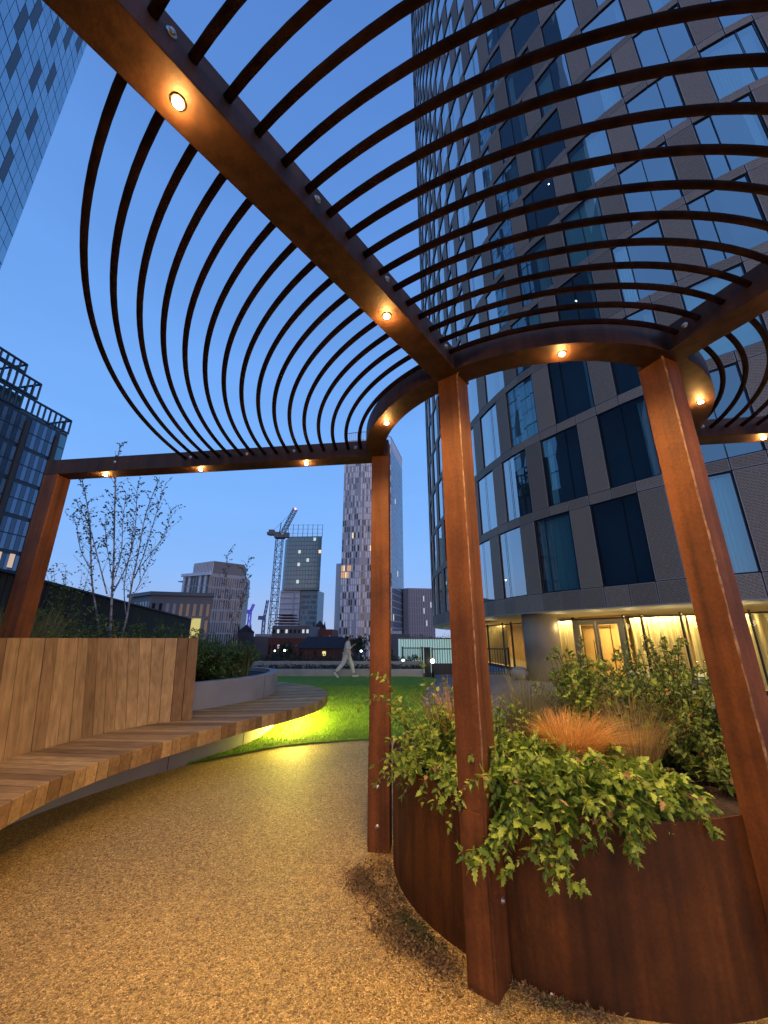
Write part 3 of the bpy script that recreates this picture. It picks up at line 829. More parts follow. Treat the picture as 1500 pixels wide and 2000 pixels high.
# dark backing just behind the joints (only where there is cladding)
bkm = MB()
def back_quad(s0, s1, z0, z1):
    bkm.add([wallpt(s0, -0.01, z0), wallpt(s1, -0.01, z0), wallpt(s1, -0.01, z1), wallpt(s0, -0.01, z1)], [(0, 1, 2, 3)])
for i in range(NJ - 2): back_quad(i, i + 1, TZ0, BAND)
for k in range(NROW):
    z0 = BAND + PITCHZ * k; z1 = z0 + WH; ph = (J0 + k) % 3
    for i in range(NJ - 2):
        back_quad(i, i + 1, z1, z0 + PITCHZ)
        if (i - ph) % 3 == 2: back_quad(i, i + 1, z0, z1)
bkm.build('wall', M_frame, tower)

def window_shapes(i, z0, z1, k, rr):
    fr = MB(); pa = MB(); cu = MB()
    a0, a1 = i + 0.02, i + 2 - 0.02
    fw_ = 0.03
    def q(m, s0, s1, y0, y1, off, tone=0.5):
        m.add([wallpt(s0, off, y0), wallpt(s1, off, y0), wallpt(s1, off, y1), wallpt(s0, off, y1)], [(0, 1, 2, 3)], 0, tone)
    q(fr, a0, a0 + fw_ / MOD, z0, z1, 0.0); q(fr, a1 - fw_ / MOD, a1, z0, z1, 0.0)
    q(fr, a0, a1, z0, z0 + fw_, 0.001); q(fr, a0, a1, z1 - fw_, z1, 0.001)
    wide = MOD * 2
    if rr.random() < 0.7:
        c = i + rr.choice((0.62, 1.0, 1.35)); q(fr, c - 0.02, c + 0.02, z0, z1, 0.003)
    # panes: two leaves, each out of true by a hair so the reflections break
    mid = i + 1.0
    t1, t2 = rr.uniform(-.006, .006), rr.uniform(-.006, .006)
    pa.add([wallpt(a0, -0.03 + t1, z0), wallpt(mid, -0.03 - t1, z0), wallpt(mid, -0.03 - t1, z1), wallpt(a0, -0.03 + t2, z1)], [(0, 1, 2, 3)])
    pa.add([wallpt(mid, -0.03 - t1, z0), wallpt(a1, -0.03 + t2, z0), wallpt(a1, -0.03 + t1, z1), wallpt(mid, -0.03 - t1, z1)], [(0, 1, 2, 3)])
    # curtains drawn to one side, pleated
    u = rr.random()
    if u < 0.72:
        side = rr.random() < 0.5; wd = rr.choice((0.25, 0.35, 0.5, 0.8)) if u < 0.64 else 1.9
        st = a0 + 0.05 if side else a1 - 0.05 - wd
        n = max(6, int(wd * MOD / 0.045)); tone0 = rr.uniform(0.0, 0.8)
        A = [wallpt(st + wd * j / n, -0.22 - 0.035 * (j % 2) - 0.01 * rr.random(), z0 + 0.03) for j in range(n + 1)]
        B = [Vector((p.x, p.y, z1 - 0.05)) for p in A]
        cu.strip(A, B, tones=[tone0 + 0.12 * rr.random() for _ in range(n + 1)])
    if rr.random() < 0.08:
        q(cu, a0, a1, z1 - WH * rr.choice((0.45, 0.95)), z1, -0.15, 0.55)
    return fr, pa, cu
scored = []
for w in wins:
    c = wallpt(w[0] + 1, 0, (w[1] + w[2]) / 2); pr = proj(c); nn_ = tn_[min(NJ - 1, w[0] + 1)]
    s_ = -1
    if pr and -60 < pr[0] < 1560 and -60 < pr[1] < 2000:
        v = Vector((0, 0, EYE)) - c
        s_ = max(0, v.normalized().dot(nn_)) / v.length_squared
    scored.append((s_, w))
scored.sort(key=lambda t: -t[0])
rfr = MB(); 
restm = MB()
for idx, (s_, w) in enumerate(scored):
    rr = random.Random(w[0] * 131 + w[3] * 17)
    fr, pa, cu = window_shapes(*w, rr)
    if idx < 100:
        f = fr.build('window', M_frame, tower)
        pa.build('pane', M_glass, f)
        if cu.v: cu.build('curtain', M_curtain, f)
    else:
        for m_, src in ((0, fr), (1, pa), (2, cu)):
            b = len(restm.v); restm.v += src.v; restm.t += src.t; restm.f += [tuple(b + i for i in f_) for f_ in src.f]; restm.m += [m_] * len(src.f); restm.smooth += src.smooth
restm.build('window', [M_frame, M_glass, M_curtain], tower, kind='stuff')
# soffit under the overhang and the dark underside edge
mb = MB(); A = [wallpt(i, 0.03, TZ0) for i in range(NJ - 1)]; B = [wallpt(i, -7.0, TZ0) for i in range(NJ - 1)]
mb.strip(A, B); mb.build('soffit', M_soffit, tower)
mb = MB(); A = [wallpt(i, 0.045, TZ0 - 0.005) for i in range(NJ - 1)]; B = [wallpt(i, 0.045, TZ0 + 0.03) for i in range(NJ - 1)]
mb.strip(A, B); mb.build('drip_edge', M_joint, tower)
# tower top
mb = MB(); mb.prism([(p.x, p.y) for p in joints[::3]] + [(26, 30), (20, 52)], ZT, ZT + 1.0); mb.build('roof', M_frame, tower)
# bare ceiling lamps glimpsed through a few windows
M_dot = emitmat('small_lamp', (1.0, 0.9, 0.7), 14)
for (px, py) in ((988, 1133), (1327, 995), (1125, 588), (1073, 608), (1072, 360)):
    best = min(range(NJ - 2), key=lambda i: abs((proj(wallpt(i, -0.4, EYE)) or (9e9,))[0] - px) if proj(wallpt(i, -0.4, 8)) else 9e9)
    # walk the ray to the facade
    r = ray(px, py); bt = None
    for st in range(400):
        t = 8 + st * 0.1; p = Vector((0, 0, EYE)) + r * t
        dmin = min(((Vector((p.x, p.y, 0)) - joints[i]).dot(tn_[i]), i) if (Vector((p.x, p.y, 0)) - joints[i]).length < 1.2 else (9, i) for i in range(NJ))
        if dmin[0] < -0.3: bt = p; break
    if bt:
        mb = MB(); mb.lathe((bt.x, bt.y, bt.z), [(0.015, -0.03), (0.035, 0), (0.015, 0.03)], 8); mb.build('ceiling_lamp', M_dot, tower)

# ---------------------------------------------------------------- lobby
def lob(s, z, off=-2.6): return wallpt(s, off, z)
def s_at(px, off):
    best = None
    for k in range(0, (NJ - 2) * 10):
        s = k / 10; p = proj(wallpt(s, off, 1.2))
        if p and (best is None or abs(p[0] - px) < best[0]):
            if p[2] > 0: best = (abs(p[0] - px), s)
    return best[1]
GOFF = -2.3
lobby = thing('lobby', 'warm lit glazed lobby with long yellow curtains under the curved tower', 'lobby', (9, 17, 0))
sx = {x: s_at(x, GOFF) for x in (925, 955, 985, 1002, 1083, 1127, 1137, 1219, 1229, 1262, 1345, 1420, 1480, 1560, 1700)}
sL = 0; sR = NJ - 3
def gquad(m, s0, s1, z0, z1, off, tone=0.5, n=4):
    A = [wallpt(s0 + (s1 - s0) * j / n, off, z0) for j in range(n + 1)]; B = [Vector((p.x, p.y, z1)) for p in A]
    m.strip(A, B, tones=[tone] * (n + 1))
def gbox(m, s0, s1, z0, z1, off, th):
    A = wallpt(s0, off, 0); B = wallpt(s1, off, 0); d = B - A
    m.box(((A + B) / 2) + Vector((0, 0, (z0 + z1) / 2)), (d.length, th, z1 - z0), math.atan2(d.y, d.x))
GT = 2.18
mb = MB()
for (a, b) in ((925, 955), (955, 985), (1002, 1083), (1083, 1127), (1229, 1262), (1262, 1345), (1345, 1420), (1420, 1480), (1480, 1560), (1700, None)):
    mb = MB(); gquad(mb, sx[a] + 0.04, (sx[b] if b else sR) - 0.04, 0.13, GT, GOFF, n=4 if b else 20); mb.build('window', M_glassclear, lobby)
mb = MB()
for x in (925, 955, 985, 1002, 1083, 1127, 1229, 1262, 1345, 1420, 1480, 1560, 1700):
    w_ = 0.055
    p = wallpt(sx[x], GOFF + 0.02, 0); q = wallpt(sx[x] + 0.1, GOFF + 0.02, 0); d = q - p
    mb.box((p.x, p.y, 1.15), (w_, 0.09, 2.3 - 0.003), math.atan2(d.y, d.x))
gs = sx[925]; 
seg = [gs + (sR - gs) * j / 40 for j in range(41)]
for a, b in zip(seg, seg[1:]):
    gbox(mb, a, b, GT, GT + 0.05, GOFF + 0.025, 0.08)
    gbox(mb, a, b, 0.0, 0.13, GOFF + 0.02, 0.10)
mb.build('mullion', M_frame, lobby)
# fascia above the glass, floor plinth, back wall
M_lobwall = mat('lobby_timber_wall', (0.55, 0.36, 0.15), 0.6, noise=(1.5, (0.42, 0.26, 0.10), 0.25))
mb = MB(); A = [wallpt(i, -6.2, 0) for i in range(NJ - 1)]; B = [wallpt(i, -6.2, TZ0) for i in range(NJ - 1)]; mb.strip(A, B); mb.build('back_wall', M_lobwall, lobby)
M_curt = mat('yellow_curtain', (0.62, 0.52, 0.28), 0.9, tone=((0.50, 0.40, 0.20), (0.80, 0.70, 0.42)), trans=0.35)
def pleats(px0, px1, seed, tone=(0.2, 0.9)):
    s0, s1 = s_at(px0, GOFF), s_at(px1, GOFF); rr = random.Random(seed)
    ln = (wallpt(s1, GOFF, 0) - wallpt(s0, GOFF, 0)).length; n = max(8, int(ln / 0.03))
    m = MB(); A = []; tones = []
    for j in range(n + 1):
        t = j / n; off = GOFF - 0.28 + 0.05 * math.sin(j * 2 * math.pi / 7.0 + rr.uniform(-.4, .4)) + rr.uniform(-.008, .008)
        A.append(wallpt(s0 + (s1 - s0) * t, off, 0.14)); tones.append(rr.uniform(*tone))
    m.strip(A, [Vector((p.x, p.y, GT + 0.02)) for p in A], tones=tones)
    for i in range(len(m.smooth)): m.smooth[i] = False
    m.build('curtain', M_curt, lobby)
pleats(926, 984, 1, (0.6, 1.0)); pleats(1084, 1126, 2); pleats(1232, 1262, 3); pleats(1263, 1344, 4); pleats(1347, 1419, 5); pleats(1421, 1560, 6)
# double door with its frame and pull handle
mb = MB()
dz = 2.12
gbox(mb, sx[1127], sx[1137], 0, dz, GOFF + 0.06, 0.07); gbox(mb, sx[1219], sx[1229], 0, dz, GOFF + 0.06, 0.07)
sm = s_at(1172, GOFF)
gbox(mb, sx[1127], sx[1229], dz, GT - 0.002, GOFF + 0.06, 0.09)
door_f = mb.build('door_frame', M_mull, lobby)
for (a, b) in ((1137, 1171), (1173, 1219)):
    s0, s1 = s_at(a, GOFF), s_at(b, GOFF); m = MB(); fwd = 0.085 / MOD
    gbox(m, s0, s0 + fwd, 0.02, dz - 0.01, GOFF + 0.05, 0.05); gbox(m, s1 - fwd, s1, 0.02, dz - 0.01, GOFF + 0.05, 0.05)
    gbox(m, s0 + fwd, s1 - fwd, dz - 0.12, dz - 0.01, GOFF + 0.05, 0.05); gbox(m, s0 + fwd, s1 - fwd, 0.02, 0.14, GOFF + 0.05, 0.05)
    dd = m.build('door', M_mull, lobby)
    m = MB(); gquad(m, s0 + fwd, s1 - fwd, 0.14, dz - 0.12, GOFF + 0.05, n=1); m.build('pane', M_glassclear, dd)
    m = MB(); ss = s1 - fwd * 1.3 if a == 1137 else s0 + fwd * 1.3
    m.tube([wallpt(ss, GOFF + 0.13, 0.75), wallpt(ss, GOFF + 0.13, 1.45)], 0.014, 8)
    for z in (0.85, 1.35): m.tube([wallpt(ss, GOFF + 0.05, z), wallpt(ss, GOFF + 0.13, z)], 0.009, 6)
    m.build('handle', M_black, dd)
# timber inner door frame seen through the glass
mb = MB(); s0, s1 = s_at(1142, GOFF - 1.6), s_at(1196, GOFF - 1.6)
for s in (s0, (s0 + s1) / 2, s1): gbox(mb, s, s + 0.06, 0, 1.95, GOFF - 1.6, 0.05)
gbox(mb, s0, s1 + 0.06, 1.95, 2.02, GOFF - 1.6, 0.06)
mb.build('inner_door_frame', mat('dark_timber', (0.12, 0.06, 0.025), 0.6), lobby)
mb = MB(); gquad(mb, s_at(1137, GOFF - 1.75), s_at(1232, GOFF - 1.75), 0, TZ0, GOFF - 1.75, n=6); mb.build('inner_wall', M_lobwall, lobby)
mb = MB(); mb.strip([wallpt(i, GOFF - 0.04, 0.012) for i in range(NJ - 1)], [wallpt(i, -6.2, 0.012) for i in range(NJ - 1)]); mb.build('floor', mat('lobby_floor', (0.62, 0.52, 0.36), 0.4), lobby)
# lobby ceiling lights: warm panels just inside the glass line
for (a, b, pw) in ((925, 985, 110), (1083, 1127, 26), (1137, 1219, 48), (1229, 1345, 40), (1345, 1480, 36), (1560, 1700, 40)):
    for off in ((GOFF - 0.14,) if (a, b) != (1137, 1219) else (GOFF - 0.7,)):
        pA, pB = wallpt(s_at(a, off), off, 2.26), wallpt(s_at(b, off), off, 2.26); d = pB - pA
        l = bpy.data.lights.new('lobby_light', 'AREA'); l.shape = 'RECTANGLE'; l.size = max(0.3, d.length - 0.1); l.size_y = 0.10 if off > GOFF - 0.5 else 0.5
        l.energy = pw * 2.7; l.color = (1.0, 0.74, 0.30); l.spread = R(180)
        o = bpy.data.objects.new('lobby_light', l); COL.objects.link(o); o.location = (pA + pB) / 2; o.rotation_euler = (0, 0, math.atan2(d.y, d.x))
# wall-washers under the overhang (the soffit itself glows warm)
for px in (960, 1100, 1170, 1240, 1320, 1400, 1480):
    p = wallpt(s_at(px, -1.2), -1.2, 1.95)
    l = bpy.data.lights.new('soffit_light', 'POINT'); l.energy = 9; l.color = (1.0, 0.76, 0.36); l.shadow_soft_size = 0.1
    o = bpy.data.objects.new('soffit_light', l); COL.objects.link(o); o.location = p
# concrete column
c = Vector((6.12, 16.15, 0))
mb = MB(); mb.lathe((c.x, c.y, 0), [(0.66, 0.0), (0.66, 1.0), (0.665, 1.003), (0.665, TZ0 + 0.1)], 48)
simple('concrete_column', mb, M_concd, 'fat round bare concrete column carrying the tower beside the lobby', 'column')
mb = MB(); s0 = s_at(1000, -1.6)
p = atz(1035, 1196, 2.38)

# ================================================================== generic far building
def far_building(name, label, cat, faces, roofpoly, z0, z1, wallm, winspec, parts=None, nmax=100, group=None, roofm=None):
    """faces: list of ((x0,y0),(x1,y1)) camera-facing walls; winspec(face index)-> (cols, rows, wfrac, hfrac, z0, z1, chooser)"""
    cx = sum(p[0] for p in roofpoly) / len(roofpoly); cy = sum(p[1] for p in roofpoly) / len(roofpoly)
    t = thing(name, label, cat, (cx, cy, z0), group)
    mb = MB(); mb.prism(roofpoly, z0, z1); mb.build('wall', wallm, t)
    quads = []; mats_ = []
    for fi, (a, b) in enumerate(faces):
        a = Vector((*a, 0)); b = Vector((*b, 0)); d = b - a; Ln = d.length; d.normalize(); nrm = Vector((d.y, -d.x, 0))
        if nrm.dot(Vector((0, 0, 0)) - (a + b) / 2) < 0: nrm = -nrm
        for (nc, nr, wf, hf, za, zb, chooser) in winspec[fi]:
            for r in range(nr):
                for c_ in range(nc):
                    m_ = chooser(c_, r)
                    if m_ is None: continue
                    u0 = (c_ + 0.5 - wf / 2) / nc * Ln; u1 = (c_ + 0.5 + wf / 2) / nc * Ln
                    v0 = za + (r + 0.5 - hf / 2) / nr * (zb - za); v1 = za + (r + 0.5 + hf / 2) / nr * (zb - za)
                    o_ = nrm * 0.06
                    q = [a + d * u0 + o_ + Vector((0, 0, v0)), a + d * u1 + o_ + Vector((0, 0, v0)), a + d * u1 + o_ + Vector((0, 0, v1)), a + d * u0 + o_ + Vector((0, 0, v1))]
                    ctr = (q[0] + q[2]) / 2
                    vis = proj(ctr)
                    area = 0
                    if vis and 0 < vis[0] < 1500 and vis[1] < 1300: area = (u1 - u0) * (v1 - v0) * max(0, (Vector((0, 0, EYE)) - ctr).normalized().dot(nrm)) / ctr.length_squared
                    quads.append((area, q, m_))
    quads.sort(key=lambda t_: -t_[0])
    ml = []
    rest = MB()
    for i, (ar, q, m_) in enumerate(quads):
        if m_ not in ml: ml.append(m_)
        if i < nmax and ar > 0:
            mb = MB(); bk = [v - (q[0] * 0) for v in q]
            mb.add(q, [(0, 1, 2, 3)]); mb.build('window', m_, t)
        else:
            rest.add(q, [(0, 1, 2, 3)], ml.index(m_))
    if rest.v: rest.build('window', ml, t, kind='stuff')
    return t
W_dark = mat('window_dark', (0.02, 0.03, 0.035), 0.08, spec=0.8)
W_mid = mat('window_mid', (0.18, 0.22, 0.26), 0.12, spec=0.8)
W_white = mat('fin_white', (0.92, 0.88, 0.86), 0.4)
W_sunset_sheen = mat('fin_sunset_sheen', (0.96, 0.76, 0.66), 0.3)  # warm sunset reflection on the right facet, painted as fin colour
W_grey = mat('fin_grey', (0.45, 0.45, 0.49), 0.35)
W_lit = emitmat('window_lit', (1.0, 0.80, 0.50), 1.1)
W_litw = emitmat('window_lit_cool', (0.85, 0.95, 1.0), 0.75)
W_warm = emitmat('window_lit_warm', (1.0, 0.50, 0.22), 0.85)
W_teal = mat('window_teal', (0.06, 0.19, 0.21), 0.10, spec=1.0, metal=0.2)
W_blue = mat('window_blue', (0.20, 0.28, 0.36), 0.08, spec=1.0, metal=0.3)

# ---- tall slab tower in the middle
rg = random.Random(4)
def ch_tall(c, r):
    if (r in (12, 13)) and c < 5 and rg.random() < 0.75: return W_warm if rg.random() < 0.6 else W_lit
    u = rg.random()
    if u < 0.005: return W_lit
    if u < 0.42 + 0.006 * r * (c > 8) + (0.2 if c > 14 else 0): return W_sunset_sheen if c > 14 and r < 20 else W_white
    if u < 0.76: return W_grey
    return W_dark if r < 22 else W_mid
def ch_side(c, r):
    u = rg.random(); return W_litw if u < 0.008 else (W_blue if u < 0.85 else W_mid)
M_twall = mat('tower_grey', (0.50, 0.47, 0.46), 0.35, spec=0.6)
M_tside = mat('tower_blue_side', (0.16, 0.20, 0.25), 0.2, spec=0.9, metal=0.3)
tallp = [(-17.4, 160), (-10, 158.2), (-3.5, 158.6), (3.2, 163), (9.2, 186), (-8, 192)]
tall = far_building('skyscraper', 'tallest distant tower with a pale gridded front and blue side, behind the middle post', 'skyscraper',
    [((-17.4, 160), (-10, 158.2)), ((-10, 158.2), (-3.5, 158.6)), ((-3.5, 158.6), (3.2, 163)), ((3.2, 163), (9.2, 186))], tallp, -11, 86,
    M_twall, [[(9, 34, .62, .86, -8, 84, lambda c, r: ch_tall(c, r))], [(8, 34, .62, .86, -8, 84, lambda c, r: ch_tall(c + 9, r))], [(8, 34, .62, .86, -8, 84, lambda c, r: ch_tall(c + 15, r))], [(14, 34, .8, .86, -8, 84, ch_side)]], nmax=100)
mb = MB()
for i, (a, b) in enumerate(zip(tallp[:4], tallp[1:5])):
    a = Vector((*a, 0)); b = Vector((*b, 0)); n = int((b - a).length / 0.9)
    for k in range(n + 1):
        p = a.lerp(b, k / n); mb.box((p.x, p.y, 88), (0.15, 0.15, 4.0))
    mb.beam(a + Vector((0, 0, 89.8)), b + Vector((0, 0, 89.8)), 0.3, 0.3)
mb.build('crown_screen', M_twall, tall)
mb = MB(); mb.prism([(-19.8, 163), (-17.4, 161.5), (-15, 175), (-19.5, 176)], -11, 31.0)
mb.build('lower_wing', M_twall, tall)

# ---- narrow glass tower left of it (wider upper half, open fins on top)
rg2 = random.Random(8)
def ch_bee(c, r):
    u = rg2.random(); return W_lit if u < 0.01 else (W_litw if u < 0.03 else (W_teal if u < 0.8 else W_mid))
beep = [(-55.6, 222), (-35.6, 221), (-38.0, 236), (-57, 238)]
bee = far_building('glass_tower', 'dark teal glass tower with open fins on top beside the tower crane', 'tower', [((-55.6, 222), (-35.6, 221))], beep, 27, 57.5,
    mat('teal_wall', (0.07, 0.17, 0.18), 0.25, spec=0.8), [[(12, 12, .86, .78, 28, 57, ch_bee)]], nmax=100)
M_pale = mat('pale_tower_flank', (0.62, 0.58, 0.57), 0.6)
mb = MB(); mb.prism([(-57.6, 223.5), (-46.5, 223), (-46, 236), (-57, 237)], -11, 27); mb.build('pale_flank', M_pale, bee)
mb = MB(); mb.prism([(-46.4, 224), (-36.8, 223.5), (-35, 235), (-45, 236)], -11, 26.9); mb.build('lower_wall', mat('teal_lower', (0.12, 0.23, 0.25), 0.3, spec=0.8), bee)
mb = MB(); mb.prism([(-50.4, 222.7), (-49.7, 222.7), (-49.7, 222.9), (-50.4, 222.9)], -11, 27)
for z in range(-10, 27, 3): mb.box((-52.2, 222.9, z), (11, 0.5, 0.2))
mb.build('flank_joint', W_grey, bee)
for i in range(9):
    for j in range(12):
        if rg2.random() < 0.8:
            mb = MB(); x = -45.8 + i * 1.05; z = -8 + j * 2.8
            mb.add([(x, 223.2, z), (x + 0.6, 223.2, z), (x + 0.6, 223.2, z + 1.6), (x, 223.2, z + 1.6)], [(0, 1, 2, 3)]); mb.build('lower_window', W_litw if rg2.random() < .04 else W_mid, bee)
mb = MB()
for k in range(8):
    x = -55.5 + k * 2.83; mb.box((x, 222, 61.0), (0.25, 0.3, 7.5))
for z in (59.5, 62, 64.5): mb.box((-45.6, 222, z), (20, 0.12, 0.12))
mb.build('roof_fins', mat('fin_teal', (0.10, 0.17, 0.19), 0.4), bee)
mb = MB(); mb.prism([(-57.2, 224), (-55.7, 222.2), (-57.2, 236), (-58.7, 237)], 27, 56); mb.build('light_edge', mat('pale_teal', (0.30, 0.42, 0.45), 0.3), bee)

# ---- white striped residential block, left
rg3 = random.Random(12)
def ch_b3(c, r):
    if c in (4, 5): return W_dark
    return (W_white if c % 2 == 0 else mat_brn) if rg3.random() < 0.93 else W_dark
mat_brn = mat('brown_panel', (0.17, 0.13, 0.12), 0.6)
W_stripe = mat('grey_stripe', (0.14, 0.135, 0.14), 0.5)
b3p = [(-55.6, 110), (-46.5, 106), (-39.0, 112), (-41.0, 122), (-53, 124)]
b3 = far_building('striped_block', 'pale striped residential block standing above the lower concrete block on the left', 'apartment block', [((-55.6, 110), (-46.5, 106)), ((-46.5, 106), (-39.0, 112))], b3p, -11, 18.2,
    mat('b3wall', (0.55, 0.50, 0.48), 0.7), [[(10, 9, .62, .93, -9, 18, ch_b3)], [(16, 9, .45, .85, -9, 17.5, lambda c, r: (W_dark if rg3.random() < .45 else W_stripe) if rg3.random() < .8 else mat_brn)]])
b3['name_note'] = ''
del b3['name_note']
mb = MB(); mb.prism([(-53.2, 110.5), (-46.3, 106.6), (-40, 112.5), (-42, 121), (-51, 122)], 18.2, 21.6); mb.build('penthouse', mat('pent', (0.30, 0.25, 0.22), 0.7), b3)
mb = MB()
for k in range(14):
    a = Vector((-53.2, 110.4, 0)).lerp(Vector((-46.3, 106.5, 0)), k / 13); mb.box((a.x, a.y - 0.06, 19.9), (0.28, 0.1, 3.2))
mb.build('penthouse_fins', W_white, b3)
mb = MB(); mb.beam(Vector((-56.0, 109.8, 18.1)), Vector((-46.2, 105.7, 18.1)), 0.5, 0.8); mb.build('cornice', W_white, b3)
mb = MB()
for k in range(9): mb.box((-56.0, 110.6, -7.5 + k * 3.0), (1.3, 1.8, 0.22), R(-24))
mb.build('balcony', W_grey, b3)

# ---- lower grey block in front of it, with a lit yellow stair
rg4 = random.Random(13)
blp = [(-46.5, 74), (-39.8, 69), (-30.6, 72), (-37, 84), (-46, 86)]
bl_ = far_building('concrete_block', 'low grey concrete block with a lit yellow corner, below the striped block', 'building', [((-46.5, 74), (-39.8, 69)), ((-39.8, 69), (-30.6, 72))], blp, -11, 8.6,
    mat('lowblock', (0.22, 0.24, 0.26), 0.6), [[(8, 6, .55, .7, -9, 8, lambda c, r: W_white if rg4.random() < .5 else W_dark)], [(9, 6, .45, .75, -9, 7.6, lambda c, r: W_dark if rg4.random() < .55 else W_grey)]])
mb = MB(); mb.prism([(-47, 73.6), (-39.8, 68.5), (-30.2, 71.7), (-36.6, 85), (-46.5, 87)], 8.6, 9.2); mb.build('roof', mat('bluegrey_roof', (0.14, 0.19, 0.23), 0.5), bl_)
mb = MB(); mb.prism([(-33.9, 70.66), (-31.9, 71.3), (-31.9, 71.36), (-33.9, 70.73)], -7, 4.8); mb.build('lit_stairwell', emitmat('stair_glow', (1.0, 0.86, 0.32), 0.62), bl_)

# ---- right-hand distant slab
rg5 = random.Random(14)
brp = [(8.6, 181), (10.8, 179), (22.5, 181), (22, 195), (9, 195)]
W_stripe2 = mat("stripe_blue", (0.12, 0.14, 0.20), 0.4)
br = far_building('office_slab', 'blue-grey office slab standing between the middle post and the curved tower', 'office block', [((10.8, 179), (22.5, 181))], brp, -11, 23,
    mat('slabwall', (0.26, 0.28, 0.33), 0.5), [[(11, 10, .35, .9, -4, 22.4, lambda c, r: W_litw if rg5.random() < .06 else W_stripe2)]])

# ================================================================== left tower (diamond dark panels)
M_l1glass = mat('blue_panel_glass', (0.36, 0.52, 0.58), 0.10, metal=0.75, noise=(0.25, (0.28, 0.44, 0.52), 0.25))
M_l1dark = mat('dark_panel', (0.03, 0.035, 0.045), 0.4)
M_l1line = mat('panel_joint_blue', (0.035, 0.075, 0.13), 0.5)
W_panelmid = mat('blue_panel_mid', (0.27, 0.43, 0.50), 0.12, metal=0.75)
P0 = Vector((-60.8, 48, 0)); DR = Vector((0.439, -0.898, 0)); NR = Vector((0.898, 0.439, 0))
t = thing('blue_glass_tower', 'blue glass tower with scattered dark panels in the top left corner', 'tower', (P0.x, P0.y, -11))
mb = MB(); e = P0 + DR * 60
mb.prism([(P0.x, P0.y), (e.x, e.y), (e.x - NR.x * 30, e.y - NR.y * 30), (P0.x - NR.x * 30, P0.y - NR.y * 30)], -11, 150)
mb.build('wall', M_l1line, t)
dark = {(10, 14), (8.9, 15), (5.7, 16), (3.3, 17), (9.3, 13), (5.9, 14), (3.5, 15), (6.2, 12), (4.0, 13), (4.2, 11)}
rg = random.Random(2); quads = []
FP = 3.85 * 1.6; PW = 1.04 * 1.6
for k in range(4, 24):
    for i in range(24):
        s0 = i * PW + 0.04; s1 = (i + 1) * PW - 0.04
        sc_ = (s0 + s1) / 2 / 1.6
        dk = any(abs(sc_ - d[0]) < 0.52 and k == d[1] for d in dark)
        if not dk and (i > 12 or k > 17 or k < 10) and (i * 2 + k * 3) % 7 == 0: dk = True
        z0 = k * FP - 0.6
        parts_ = [(z0 + 0.05, z0 + FP - 0.06)] if dk else [(z0 + 0.05, z0 + FP * 0.48), (z0 + FP * 0.52, z0 + FP - 0.06)]
        for za, zb in parts_:
            q = [P0 + DR * s0 + NR * 0.05, P0 + DR * s1 + NR * 0.05]
            tl = rg.uniform(-.01, .01)
            q = [Vector((q[0].x, q[0].y, za)) + NR * tl, Vector((q[1].x, q[1].y, za)) - NR * tl, Vector((q[1].x, q[1].y, zb)) - NR * tl, Vector((q[0].x, q[0].y, zb)) + NR * tl]
            c = (q[0] + q[2]) / 2; pr = proj(c)
            vis = 1e6 if (pr and -30 < pr[0] < 240 and -30 < pr[1] < 620) else 0
            quads.append((vis * (zb - za) / c.length_squared, q, M_l1dark if dk else (W_panelmid if rg.random() < .25 else M_l1glass)))
quads.sort(key=lambda a: -a[0]); rest = MB(); ml = [M_l1glass, W_panelmid, M_l1dark]
for i, (v, q, m_) in enumerate(quads):
    if i < 100: mb = MB(); mb.add(q, [(0, 1, 2, 3)]); mb.build('window', m_, t)
    else: rest.add(q, [(0, 1, 2, 3)], ml.index(m_))
rest.build('window', ml, t, kind='stuff')

# ================================================================== left mid block with roof cages
P0 = Vector((-31.3, 35, 0)); DR = Vector((-0.18, -0.98, 0)); NR = Vector((0.98, -0.18, 0))
t = thing('dark_office_block', 'dark blue block with vertical glass strips and steel cages on its stepped roof, far left', 'office block', (P0.x, P0.y, -11))
M_l2 = mat('navy_cladding', (0.018, 0.032, 0.055), 0.35, spec=0.6)
M_l2b = mat('brown_pier', (0.05, 0.045, 0.042), 0.5)
e = P0 + DR * 14
mb = MB(); mb.prism([(P0.x, P0.y), (e.x, e.y), (e.x - NR.x * 8, e.y - NR.y * 8), (P0.x - NR.x * 8, P0.y - NR.y * 8)], -11, 20.7); mb.build('wall', M_l2, t)
def l2pt(s, z, o=0.04): p = P0 + DR * s + NR * o; return Vector((p.x, p.y, z))
W_l2 = mat('strip_glass', (0.14, 0.22, 0.32), 0.08, metal=0.5, spec=0.9)
W_l2b = mat('strip_glass_dim', (0.05, 0.09, 0.14), 0.08, metal=0.4, spec=0.9)
W_l2t = mat('corner_glass', (0.12, 0.26, 0.30), 0.08, metal=0.4, spec=0.9)
rg = random.Random(31); cells = []
for k in range(9):
    z0 = 17.62 - 3.03 * (k)
    for h in (0, 1):
        za = z0 + (0.12 if h == 0 else 1.50); zb = za + 1.28
        if za < -8: continue
        cells.append((0.08, 0.74, za, zb, W_l2t))
        s = 1.22
        while s < 13.5:
            for j in range(3):
                a = s + j * 0.74
                lit = (k == 3 and h == 1 and s < 3)
                cells.append((a, a + 0.33, za, zb, W_l2 if not (k == 3 and h == 0) else W_l2))
                cells.append((a + 0.36, a + 0.71, za, zb, W_l2b))
            s += 2.75
cells.sort(key=lambda c: (c[0] > 7, -c[2])); ml = [W_l2, W_l2b, W_l2t]; rest = MB()
for i, c in enumerate(cells):
    q = [l2pt(c[0], c[2]), l2pt(c[1], c[2]), l2pt(c[1], c[3]), l2pt(c[0], c[3])]
    if i < 98: mb = MB(); mb.add(q, [(0, 1, 2, 3)]); mb.build('window', c[4], t)
    else: rest.add(q, [(0, 1, 2, 3)], ml.index(c[4]))
